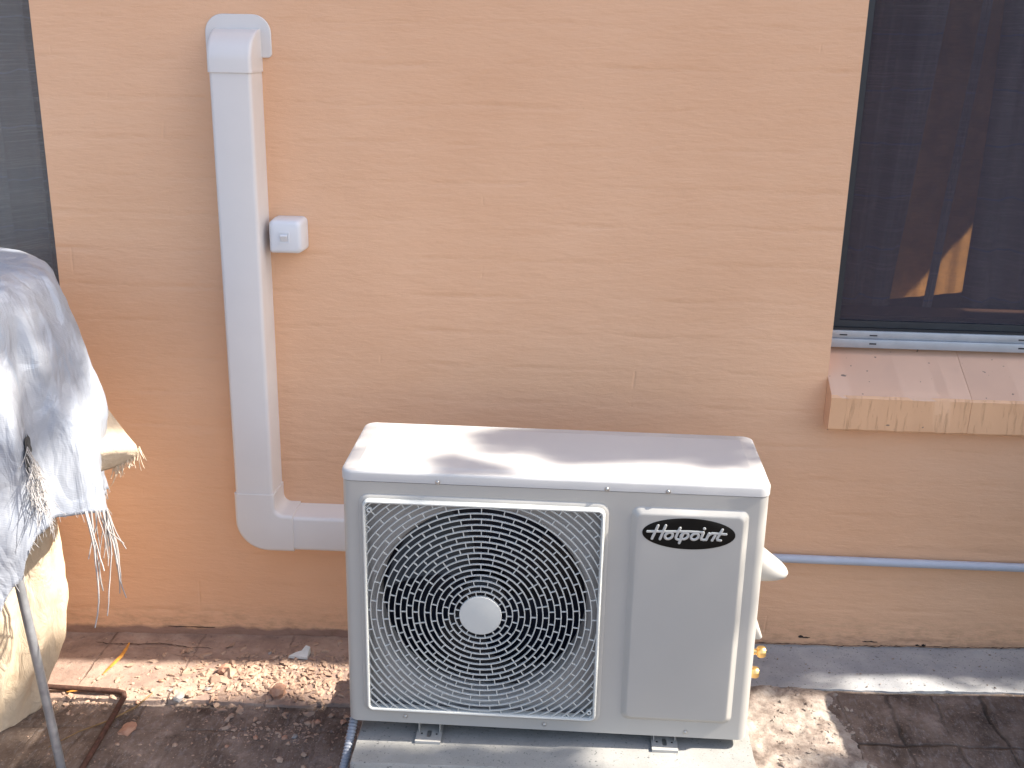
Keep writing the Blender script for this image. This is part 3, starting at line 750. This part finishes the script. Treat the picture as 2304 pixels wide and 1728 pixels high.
# feet
for fx in (.137, .612):
    zt = zs(fx+.16)-.1409
    bm = bmesh.new(); w = .052
    sl = [(fx+w/2+.0045*math.cos(a), .008+(.007 if math.sin(a) > 0 else -.007)*1+.0045*math.sin(a)) for a in [2*math.pi*i/16 for i in range(16)]]
    holed_panel(bm, [(fx, -.0165), (fx+w, -.0165), (fx+w, .06), (fx, .06)], sl, lambda p: Vector((p[0], p[1], zt+.006)))
    box(bm, (fx, -.0185, zt+.0005), (fx+w, -.0166, zt+.0065), .0004, 1)
    box(bm, (fx, .0602, zt+.0005), (fx+w, UD+.012, zt+.0062))
    box(bm, (fx+.004, .012, zt+.0063), (fx+.0055, UD-.01, -.0002)); box(bm, (fx+w-.0055, .012, zt+.0063), (fx+w-.004, UD-.01, -.0002))
    for sx in (.012, .040): 
        pass
    ft = obj('foot', bm, 'casing', unit)
    for sx in (.011, w-.011):
        bm = bmesh.new(); lathe(bm, [(0, zt+.0066), (.0022, zt+.0064), (.0022, zt+.0055)], 10, Matrix.Translation((fx+sx, .008, 0)))
        obj('rivet', bm, 'black', ft)
# right hand side: wiring hood, valve cover, brass valves
bm = bmesh.new(); L = []
for z, p, wy in ((.356, .000, .026), (.350, .010, .032), (.335, .034, .036), (.318, .056, .038), (.305, .073, .038), (.296, .081, .037), (.289, .079, .035), (.285, .070, .033), (.284, .055, .030)):
    ring = []
    for i in range(25):
        a = -math.pi/2+math.pi*i/24; c, s_ = math.cos(a), math.sin(a)
        ring.append(Vector((UW-.001+max(.0005, p)*abs(c)**.55, .165+wy*(abs(s_)**.6)*(1 if s_ > 0 else -1), z)))
    L.append(ring)
loft(bm, L); obj('wiring_hood', bm, 'casing', unit, 50)
bm = bmesh.new(); L = []
for z, p, wy in ((.228, .001, .03), (.215, .010, .035), (.19, .025, .038), (.172, .032, .038), (.168, .030, .037)):
    L.append([Vector((UW-.001+x, .14+y, z)) for x, y in rrect(0, p, -wy, wy, min(.006, p*.45), 4)])
loft(bm, L); obj('valve_cover', bm, 'casing', unit, 40)
def valve(z, ln, n):
    bm = bmesh.new(); RX_ = Matrix.Translation((UW-.004, .135, z)) @ Matrix.Rotation(math.radians(90), 4, 'Y')
    lathe(bm, [(0, 0), (.009, 0), (.009, .004), (.006, .006), (.006, ln-.018), (.0105, ln-.016), (.0125, ln-.012), (.0125, ln-.004), (.010, ln), (0, ln)], 20, RX_)
    for dz in (.017, -.019):
        Rz = Matrix.Translation((UW+.012, .135, z+dz)); 
        if n: bmesh.ops.create_uvsphere(bm, u_segments=14, v_segments=10, radius=.0105, matrix=Matrix.Translation((UW+.010, .135, z+dz)) @ Matrix.Scale(1.0, 4))
    tube(bm, [(UW+.006, .135, z-.022), (UW+.006, .135, z+.022)], .006, 12)
    return obj('service_valve', bm, 'brass', unit, 50)
valve(.121, .050, True); valve(.072, .040, False)
bm = bmesh.new(); box(bm, (UW-.002, .10, .04), (UW+.0025, .18, .165), .001); obj('valve_plate', bm, 'casing', unit)
# corrugated drain hose
bm = bmesh.new(); pts = []; rr = []
C0, C1, C2, C3 = Vector((.150, -.50, .150)), Vector((.148, -.60, .115)), Vector((.140, -.640, .030)), Vector((.118, -.690, -.002))
for i in range(161):
    t_ = i/160; p = C0*(1-t_)**3+C1*3*t_*(1-t_)**2+C2*3*t_*t_*(1-t_)+C3*t_**3; pts.append(p); rr.append(.0085+.0011*math.sin(i*math.pi/2))
tube(bm, pts, rr, 14); hose = obj('drain_hose', bm, 'hose', None, 80); tag(hose, 'grey ribbed drain hose bending down at the left end of the slab', 'hose')
bm = bmesh.new(); tube(bm, [C3+Vector((.003, .008, 0)), C3+Vector((-.008, -.022, -.003))], .0115, 16); obj('connector', bm, 'pvc', hose, 60)

# ---------------------------------------------------------------- tarpaulin, canvas, pole, rod
def lerp_tab(tab, z):
    if z <= tab[0][0]: return tab[0][1]
    for (a, va), (b, vb) in zip(tab, tab[1:]):
        if z <= b: return va+(vb-va)*(z-a)/(b-a)
    return tab[-1][1]
cx_, cy_, B = -.95, -.50, .30
xs_tab = [(.10, -.372), (.541, -.369), (.66, -.372), (.735, -.375), (.781, -.382), (.858, -.395), (.935, -.414), (.968, -.423), (.997, -.434), (1.013, -.446), (1.028, -.475), (1.036, -.534), (1.040, -.70), (1.042, -.94)]
def a_of(z):
    r = .835*lerp_tab(xs_tab, z)-.2475+1.068; return math.sqrt(max(.0001, (r*r-.0272)/.697)) if r > .2 else max(.01, r)
hem = [(-180, .14), (-75, .14), (-58, .22), (-46, .30), (-40.5, .346), (-38, .375), (-36.8, .42), (-34, .455), (-31, .475), (-29.5, .525), (-26.5, .553), (-22, .567), (-17, .57), (-10, .565), (-1, .552), (8, .545), (14, .53), (60, .5), (120, .40), (180, .14)]
def tarp_pt(th, z, off=0):
    a = a_of(z); k = min(1, a/.5); b = B*(.25+.75*k) if z > 1.0 else B
    c, s = math.cos(th), math.sin(th)
    e = .86; ex = (abs(c)**e)*(1 if c > 0 else -1); ey = (abs(s)**e)*(1 if s > 0 else -1)
    fold = .013*math.sin(th*9+2.2*math.sin(z*5)+z*3)*min(1, (1.04-z)/.25) + .010*math.sin(th*17-z*4+1.5*math.sin(z*9))*min(1, (1.04-z)/.4)
    fold += .016*fn(th*2.2, z*1.7, 2.2, 5)
    R_ = 1+(fold+off)/.5
    return Vector((cx_+a*ex*R_, cy_+b*ey*R_, z))
bm = bmesh.new(); NT_, NZ = 300, 90; rows = []
for i in range(NT_+1):
    deg = -180+360*i/NT_; th = math.radians(deg)
    hz = lerp_tab(hem, deg)+.003*fn(deg*.4, 2, 2)
    col = []
    for k in range(NZ+1):
        v = k/NZ; z = hz+(1.042-hz)*(1-(1-v)**1.5)
        col.append(bm.verts.new(tarp_pt(th, z)))
    rows.append(col)
for a, b in zip(rows, rows[1:]):
    for k in range(NZ): bm.faces.new((a[k], b[k], b[k+1], a[k+1]))
tp = obj('tarpaulin', bm, 'tarp', None, 75); m = tp.modifiers.new('thickness', 'SOLIDIFY'); m.thickness = .0015
tag(tp, 'silver grey woven tarpaulin with frayed edges draped over a bulky thing', 'tarpaulin')
def strand(bm, p, ln, lean, r=.0013, curl=.25, n=9):
    pts = [Vector(p)]; d = Vector((lean[0], lean[1], -1)).normalized(); c = Vector((rnd.uniform(-1, 1), rnd.uniform(-1, 1), 0))*curl
    for i in range(n):
        d = (d+c*.18+Vector((rnd.uniform(-.12, .12), rnd.uniform(-.12, .12), rnd.uniform(-.05, .05)))).normalized(); pts.append(pts[-1]+d*ln/n)
    tube(bm, pts, [r*(1-.4*i/n) for i in range(n+1)], 5)
bm = bmesh.new()
for i in range(24):       # long threads under the back corner
    deg = rnd.choice([-6, -4, -8, 2, 4, 1])+rnd.uniform(-1.2, 1.2); th = math.radians(deg); p = tarp_pt(th, lerp_tab(hem, deg)+.006)
    strand(bm, p, rnd.uniform(.04, .15) if i > 6 else rnd.uniform(.16, .24), (.10+rnd.uniform(-.05, .10), rnd.uniform(-.1, .1)), rnd.uniform(.0012, .0026), .24)
for i in range(150):
    deg = rnd.uniform(-70, 40); th = math.radians(deg); p = tarp_pt(th, lerp_tab(hem, deg)+.004)
    strand(bm, p, rnd.uniform(.006, .022), (rnd.uniform(-.3, .4), rnd.uniform(-.3, .3)), .0007, .5, 4)
obj('frayed_threads', bm, 'thread', tp, 70)
bm = bmesh.new()       # torn patch with threads on the sunlit face
for i in range(120):
    deg = rnd.uniform(-29.5, -19); z = .755-.006*(deg+29.5)-rnd.uniform(0, .11) ; th = math.radians(deg); p = tarp_pt(th, z, .004+rnd.uniform(0, .006))
    strand(bm, p, rnd.uniform(.02, .075), (rnd.uniform(-.1, .5), rnd.uniform(-.4, .1)), .0008, .6, 6)
obj('torn_threads', bm, 'thread', tp, 70)
bm = bmesh.new(); rows = []  # dark patch laid on the surface, painting the shaded hole of the tear
for i in range(13):
    col = []
    for k in range(13):
        u, v = i/6-1, k/6-1; uu = u*math.sqrt(max(0, 1-v*v/2)); vv = v*math.sqrt(max(0, 1-u*u/2)); uu *= 1+.25*fn(u*2, v*2, 1)
        deg = -24.5+4.0*uu+1.5*vv; col.append(bm.verts.new(tarp_pt(math.radians(deg), .715+.038*vv-.008*uu, .0035)))
    rows.append(col)
for a, b in zip(rows, rows[1:]):
    for k in range(12): bm.faces.new((a[k], b[k], b[k+1], a[k+1]))
obj('tear', bm, 'tear_shade', tp)
# canvas under it
cv_tab = [(-.05, .245), (.03, .27), (.08, .29), (.16, .318), (.27, .340), (.37, .335), (.44, .335), (.6, .33), (.9, .32)]
def cv_pt(th, z):
    r = lerp_tab(cv_tab, z); c, s = math.cos(th), math.sin(th)
    f = 1+.060*math.sin(th*5+.9)+.025*math.sin(th*11+z*5)+.02*math.sin(th*23-z*9)*(.5+.5*math.sin(z*7))
    f += .05*fn(th*1.5, z*2.5, 2, 3)
    return Vector((-.905+r*c*f, -.36+r*.80*s*f, z))
bm = bmesh.new(); rows = []
for k in range(61):
    z = -.048+.948*(k/60)**1.3; rows.append([bm.verts.new(cv_pt(2*math.pi*i/200, z)) for i in range(200)])
for a, b in zip(rows, rows[1:]):
    for i in range(200): bm.faces.new((a[i], a[(i+1) % 200], b[(i+1) % 200], b[i]))
bm.faces.new(rows[-1]); bm.faces.new(rows[0][::-1])
cv = obj('canvas_cover', bm, 'canvas', None, 75); tag(cv, 'beige canvas cover bulging out below the silver tarpaulin', 'cover')
# canvas corner poking out behind the tarpaulin
bm = bmesh.new(); rows = []
E1 = [(-.400, .76), (-.375, .735), (-.352, .700), (-.330, .678), (-.309, .660), (-.307, .646), (-.318, .628), (-.330, .618), (-.350, .610), (-.372, .604)]
for i, (x, z) in enumerate(E1):
    row = []
    for k in range(9):
        f = k/8; bxx, bzz = -.47, .60+.02*i/9+.10*(1-i/9)
        row.append(bm.verts.new((x+(bxx-x)*f, -.42-.15*f+.012*math.sin(i*1.1+f*3), z+(bzz-z)*f)))
    rows.append(row)
for a, b in zip(rows, rows[1:]):
    for k in range(8): bm.faces.new((a[k], b[k], b[k+1], a[k+1]))
fl_ = obj('frayed_corner', bm, 'canvas', cv, 70); m = fl_.modifiers.new('thickness', 'SOLIDIFY'); m.thickness = .002
bm = bmesh.new()
for i in range(70):
    f = rnd.random(); x = -.306-.06*f; z = .652-.045*f
    strand(bm, (x, -.42+rnd.uniform(-.004, .004), z), rnd.uniform(.008, .03) if i > 8 else rnd.uniform(.03, .06), (rnd.uniform(-.2, .5), 0), .0009, .7, 5)
obj('corner_threads', bm, 'canvas', fl_, 70)
# leaning pole
bm = bmesh.new(); tube(bm, [(-.487, -.548, gz(-.48)-.01), (-.488, -.582, .20), (-.497, -.600, .42), (-.505, -.61, .60)], .0095, 16)
tag(obj('metal_pole', bm, 'pole', None, 60), 'thin grey metal pole leaning under the tarpaulin in front of the canvas', 'pole')
bm = bmesh.new(); tube(bm, [(-.80, -.262, gz(-.7)+.012), (-.62, -.272, gz(-.62)+.012), (-.47, -.284, gz(-.45)+.012), (-.452, -.290, gz(-.45)+.012), (-.445, -.305, gz(-.45)+.012), (-.442, -.45, gz(-.44)+.004), (-.438, -.62, gz(-.43)-.001), (-.43, -.85, gz(-.43)-.001)], .0065, 10)
tag(obj('bent_rod', bm, 'rust', None, 60), 'rusty brown rod bent at a right angle lying on the ground', 'rod')

# ---------------------------------------------------------------- debris
def stone_bm(bm, c, r, sq=(1, 1, .7), seed=0, sub=1, rough=.35):
    ret = bmesh.ops.create_icosphere(bm, subdivisions=sub, radius=1)['verts']; rot = Matrix.Rotation(rnd.uniform(0, 6.28), 3, 'Z')
    for v in ret:
        p = v.co.copy(); k = 1+rough*noise.noise(p*1.3+Vector((seed*3.1, seed*1.7, 0)))*1.6
        p = Vector((round(p.x*1.5)/1.5*.3+p.x*.7, p.y, p.z)); p = rot @ Vector((p.x*sq[0], p.y*sq[1], p.z*sq[2])); v.co = Vector(c)+p*r*k
def surf(x, y):
    if x < .5 and y > -.30: return za(x, y)
    if x >= .5 and y > -.2: return za(x, y)+.003
    if .9 < x < 1.25: return max(zg(x, y), cem(x, y))
    return zg(x, y)
def stone(name, x, y, r, sq, mat, label, cat='stone', group=None, seed=0, sub=2):
    bm = bmesh.new(); stone_bm(bm, (0, 0, 0), r, sq, seed, sub); return tag(obj(name, bm, mat, None, 22, (x, y, surf(x, y)+r*sq[2]*.7)), label, cat, group)
stone('brick_chunk', -.088, -.272, .020, (1.1, .8, .95), 'brickchip', 'largest reddish brick chunk on the edge of the sunlit strip', seed=4)
stone('brick_chunk', -.243, -.178, .017, (1.1, .8, .8), 'brickchip', 'reddish brick chunk at the top of the sunlit rubble', seed=9)
stone('brick_chunk', -.228, -.190, .019, (1.3, .8, .6), 'rubble', 'pale mortar lump touching the brick chunk in the sunlit rubble', seed=2)
stone('stone_chip', -.245, -.215, .019, (1.4, .8, .4), 'rubble', 'flat pale chip in the middle of the sunlit rubble', seed=12)
stone('stone_chip', -.520+.12, -.400, .019, (1.4, .9, .25), 'brickchip', 'flat pinkish chip beside the long leg of the rusty rod', seed=21)
stone('stone_chip', -.318, -.297, .015, (1.1, .8, .5), 'greystone', 'dark grey chip at the front edge of the mortar strip', seed=31)
stone('stone_chip', -.295, -.283, .012, (1, .7, .7), 'rubble', 'pale lump perched on the front edge of the mortar strip', seed=33)
bm = bmesh.new(); P = [(-.026, -.012), (.022, -.014), (.024, .016), (.012, .020), (.004, .004), (-.008, .0)]
loft(bm, [[Vector((x, y, -.003)) for x, y in P], [Vector((x*.97, y*.97, .003+.012*(y+.014)/.03)) for x, y in P]])
tag(obj('pale_shard', bm, 'shard', None, None, (-.078, -.103, surf(-.078, -.103)+.006)), 'pale angular shard lying near the wall left of the outdoor unit', 'shard')
k = 0
def clear(x, y): return not (.14 < x < 1.04 and -.69 < y < -.18)
while k < 34:
    x, y = rnd.uniform(-.42, .13), -.08-rnd.random()*.5
    if not clear(x, y): continue
    r = rnd.uniform(.005, .0095); stone('pebble', x, y, r, (1.2, .9, .6), rnd.choice(['rubble', 'brickchip', 'rubble', 'greystone']), 'small loose pebble on the ground left of the outdoor unit', 'pebble', 'small loose pebbles left of the unit', seed=50+k, sub=1); k += 1
bm = bmesh.new()
def scatter(n, fx, fy, r0, r1):
    for i in range(n):
        x, y = fx(), fy()
        if not clear(x, y) or y > -.004: continue
        r = r0+(r1-r0)*rnd.random()**3; stone_bm(bm, (x, y, surf(x, y)+r*.2), r, (1.3*rnd.uniform(.8, 1.3), .9*rnd.uniform(.6, 1.1), .6), i*.37, 1, .75)
scatter(1900, lambda: rnd.gauss(-.13, .15), lambda: rnd.gauss(-.20, .06), .001, .0095)
scatter(170, lambda: rnd.gauss(-.06, .07), lambda: rnd.gauss(-.40, .022), .0012, .007)
scatter(650, lambda: rnd.uniform(-.62, .14), lambda: rnd.uniform(-.62, -.03), .0007, .0035)
scatter(160, lambda: rnd.uniform(-.62, -.4), lambda: rnd.gauss(-.30, .02), .0015, .006)
tag(obj('rubble', bm, 'rubble', None), 'crumbled pale mortar rubble scattered over the ground', 'rubble', None, 'stuff')
bm = bmesh.new()
scatter(420, lambda: rnd.uniform(.98, 1.25), lambda: rnd.uniform(-.62, -.2), .001, .006)
scatter(120, lambda: rnd.uniform(1.0, 1.8), lambda: rnd.uniform(-.19, -.01), .0008, .003)
tag(obj('grit', bm, 'cement', None), 'pale grit scattered on the cement beside the slab', 'grit', None, 'stuff')
def ribbon(name, pts, w, mat, label, cat, h=.0008):
    bm = bmesh.new(); L = []
    pts = [Vector(p) for p in pts]
    for i, p in enumerate(pts):
        t_ = (pts[min(i+1, len(pts)-1)]-pts[max(0, i-1)]).normalized(); s = Vector((-t_.y, t_.x, 0)).normalized(); ww_ = w*math.sin(math.pi*min(.97, max(.05, (i+.4)/len(pts))))
        L.append([p+s*ww_, p+Vector((0, 0, h)), p-s*ww_, p-Vector((0, 0, h))])
    loft(bm, L); return obj(name, bm, mat, None, 60)
zl = lambda x, y, d=0: (x, y, surf(x, y)+.002+d)
tag(ribbon('dry_leaf', [zl(-.541, -.20), zl(-.535, -.18, .003), zl(-.528, -.155, .006), zl(-.521, -.13, .010), zl(-.518, -.105, .014), zl(-.519, -.08, .018)], .0055, 'leafdry', '', ''), 'narrow orange dry leaf standing by the canvas cover near the wall', 'leaf')
tag(ribbon('dry_leaf', [zl(-.592, -.285, .004), zl(-.58, -.283, .007), zl(-.568, -.279, .007), zl(-.558, -.277, .004)], .005, 'leafdry', '', ''), 'small orange dry leaf inside the corner of the rusty rod', 'leaf')
bm = bmesh.new(); tube(bm, [zl(-.385, -.285, .006), zl(-.41, -.33, .008), zl(-.45, -.385, .008), zl(-.505, -.425, .004), zl(-.55, -.475)], [.0018, .0022, .002, .0014, .0008], 6)
tag(obj('dry_twig', bm, 'straw', None, 60), 'thin dry twig lying across the rusty rod', 'twig')
# cracks in the mortar strip and along the wall foot
def crack(pts, w):
    bm = bmesh.new(); out = []
    for (xa, ya), (xb, yb) in zip(pts, pts[1:]):
        n = max(2, int(abs(xb-xa)/.006))
        for i in range(n): f = i/n; out.append((xa+(xb-xa)*f, ya+(yb-ya)*f+rnd.uniform(-.002, .002)))
    top = []
    for i, (x, y) in enumerate(out):
        w_ = w*(.35+.9*abs(fn(i*.31, 0, 1)))*min(1, i/4+.2, (len(out)-1-i)/4+.2); z = surf(x, y)+.0028
        top.append((bm.verts.new((x, y+w_, z)), bm.verts.new((x, y-w_, z))))
    for a, b in zip(top, top[1:]): bm.faces.new((a[0], a[1], b[1], b[0]))
    return tag(obj('crack', bm, 'crack'), kind='structure')
crack([(-.62, -.052), (-.55, -.062), (-.48, -.055), (-.44, -.052), (-.39, -.062), (-.37, -.070), (-.33, -.068), (-.30, -.078)], .0025)
crack([(-.40, -.105), (-.36, -.11), (-.33, -.108)], .0012)
crack([(-.40, -.293), (-.37, -.296), (-.33, -.292), (-.29, -.288)], .0018)
crack([(1.05, -.003), (1.3, -.004), (1.55, -.003), (2.0, -.004)], .0028)

for hx, hz, hw, hh in ((1.172, .036, .006, .0035), (1.185, .034, .010, .0015), (1.345, .030, .020, .0012), (1.462, .026, .005, .0018), (1.477, .027, .005, .0022), (-.36, -.012, .035, .0010), (-.42, -.013, .03, .0008)):
    bm = bmesh.new(); bmesh.ops.create_icosphere(bm, subdivisions=3, radius=1)
    for v in bm.verts: k_ = 1+.5*fn(v.co.x*2, v.co.z*2, 2, hx*9); v.co = Vector((v.co.x*hw*k_, v.co.y*.0012, v.co.z*hh*k_+.0012*fn(v.co.x*3, hx, 1)))
    obj('mortar_hole', bm, 'crack', wall, None, (hx, -.0006, hz))
# ---------------------------------------------------------------- out of view: tree that throws shade, and a bin added for its shadow
bn = thing('unseen_shade_bin', 'unseen dark green lidded plastic bin added on the right to cast shade', 'bin', (1.83, -.215, gz(1.8)-.012))
bm = bmesh.new(); loft(bm, [XY(rrect(.03, .47, -.62, -.02, .04, 4), 0), XY(rrect(0, .5, -.66, 0, .04, 4), .60)]); obj('bin_body', bm, 'binplastic', bn, 40)
bm = bmesh.new(); loft(bm, [XY(rrect(-.012, .512, -.672, .004, .04, 4), .602), XY(rrect(-.012, .512, -.672, .004, .04, 4), .63), XY(rrect(.03, .47, -.63, -.04, .05, 4), .66)]); obj('lid', bm, 'binplastic', bn, 40)

def leafball(bm, c, r, n, sz=.045, sq=(1, 1, 1)):
    for i in range(n):
        d = Vector((rnd.gauss(0, 1), rnd.gauss(0, 1), rnd.gauss(0, 1))).normalized()*(rnd.random()**.45)
        p = Vector(c)+Vector((d.x*r*sq[0], d.y*r*sq[1], d.z*r*sq[2])); a = Vector((rnd.gauss(0, 1), rnd.gauss(0, 1), rnd.gauss(0, 1))).normalized(); b = a.orthogonal().normalized()
        s = sz*rnd.uniform(.6, 1.2); vs = [bm.verts.new(p+v) for v in (a*s, b*s*.38, -a*s, -b*s*.38)]; bm.faces.new(vs)
tree = thing('garden_tree', 'leafy green tree overhanging the yard to the right', 'tree', (5.6, -1.6, gz(3.5)-.016))
off = -Vector(tree.location); crown = bmesh.new(); limbs = bmesh.new()
hubp = Vector((5.3, -1.2, 2.9))+off
tube(limbs, [Vector((0, 0, 0)), Vector((-.05, .1, 1.0)), Vector((-.15, .2, 2.0)), hubp], [.12, .10, .085, .06], 12)
# (target point that lies in its shade, distance up the sunbeam, radius)
spots = [
 ((.50, -.40, .69), 4.6, .085, 170), ((.62, -.345, .69), 4.9, .07, 150), ((.70, -.40, .69), 4.5, .085, 190), ((.84, -.36, .69), 4.7, .075, 150), ((.83, -.46, .69), 4.3, .055, 70),
 ((.60, -.47, .69), 4.2, .06, 90), ((.38, -.55, .69), 4.4, .06, 50), ((.90, -.44, .69), 4.8, .06, 70),
 ((1.05, -.10, 0), 5.0, .13, 420), ((.93, -.12, 0), 5.2, .12, 320), ((1.15, -.03, 0), 4.8, .085, 180),
 ((.40, -.68, .11), 5.0, .075, 130), ((.53, -.66, .11), 5.1, .07, 170), ((.27, -.69, .11), 5.2, .07, 110), ((.20, -.66, .11), 4.8, .05, 50),
 ((-.63, -.50, 0), 5.0, .07, 200), ((-.63, -.37, 0), 5.1, .06, 150), ((-.64, -.66, 0), 4.9, .08, 220), ((-.60, -.60, 0), 5.2, .06, 120),
 ((1.60, -.10, .02), 4.6, .10, 110), ((1.15, -.50, .0), 4.3, .07, 60),
 ((-.62, -.55, .98), 5.0, .20, 900), ((-.50, -.38, .93), 5.3, .13, 480), ((-.75, -.7, .90), 4.8, .17, 650), ((-.48, -.25, .90), 5.2, .12, 350), ((-.85, -.5, 1.05), 5.2, .26, 900),
 ((-.40, -.52, .86), 4.9, .07, 130), ((-.42, -.40, .66), 4.9, .05, 60), ((-.45, -.62, .74), 5.1, .06, 80)]
for (p, d, r, n) in spots:
    c = Vector(p)+SUN*d+off; leafball(crown, c, r*1.12, int(n*1.25), .040)
    mid = c+Vector((.25, -.60, -.05)); tube(limbs, [hubp, mid, c], [.02, .007, .002], 6)
for i in range(60):
    a = rnd.uniform(0, 6.28); rr_ = rnd.uniform(.2, 1.4); c = Vector((.5+rr_*math.cos(a), -.8+rr_*.7*math.sin(a), 3.4+rnd.uniform(-.4, 1.0)))
    if (c-off).y > -1.15: continue
    leafball(crown, c, rnd.uniform(.2, .35), 170, .05); tube(limbs, [hubp, (c+hubp)/2+Vector((0, 0, .1)), c], [.03, .015, .004], 6)
obj('trunk', limbs, 'bark', tree, 60); obj('crown', crown, 'foliage', tree)
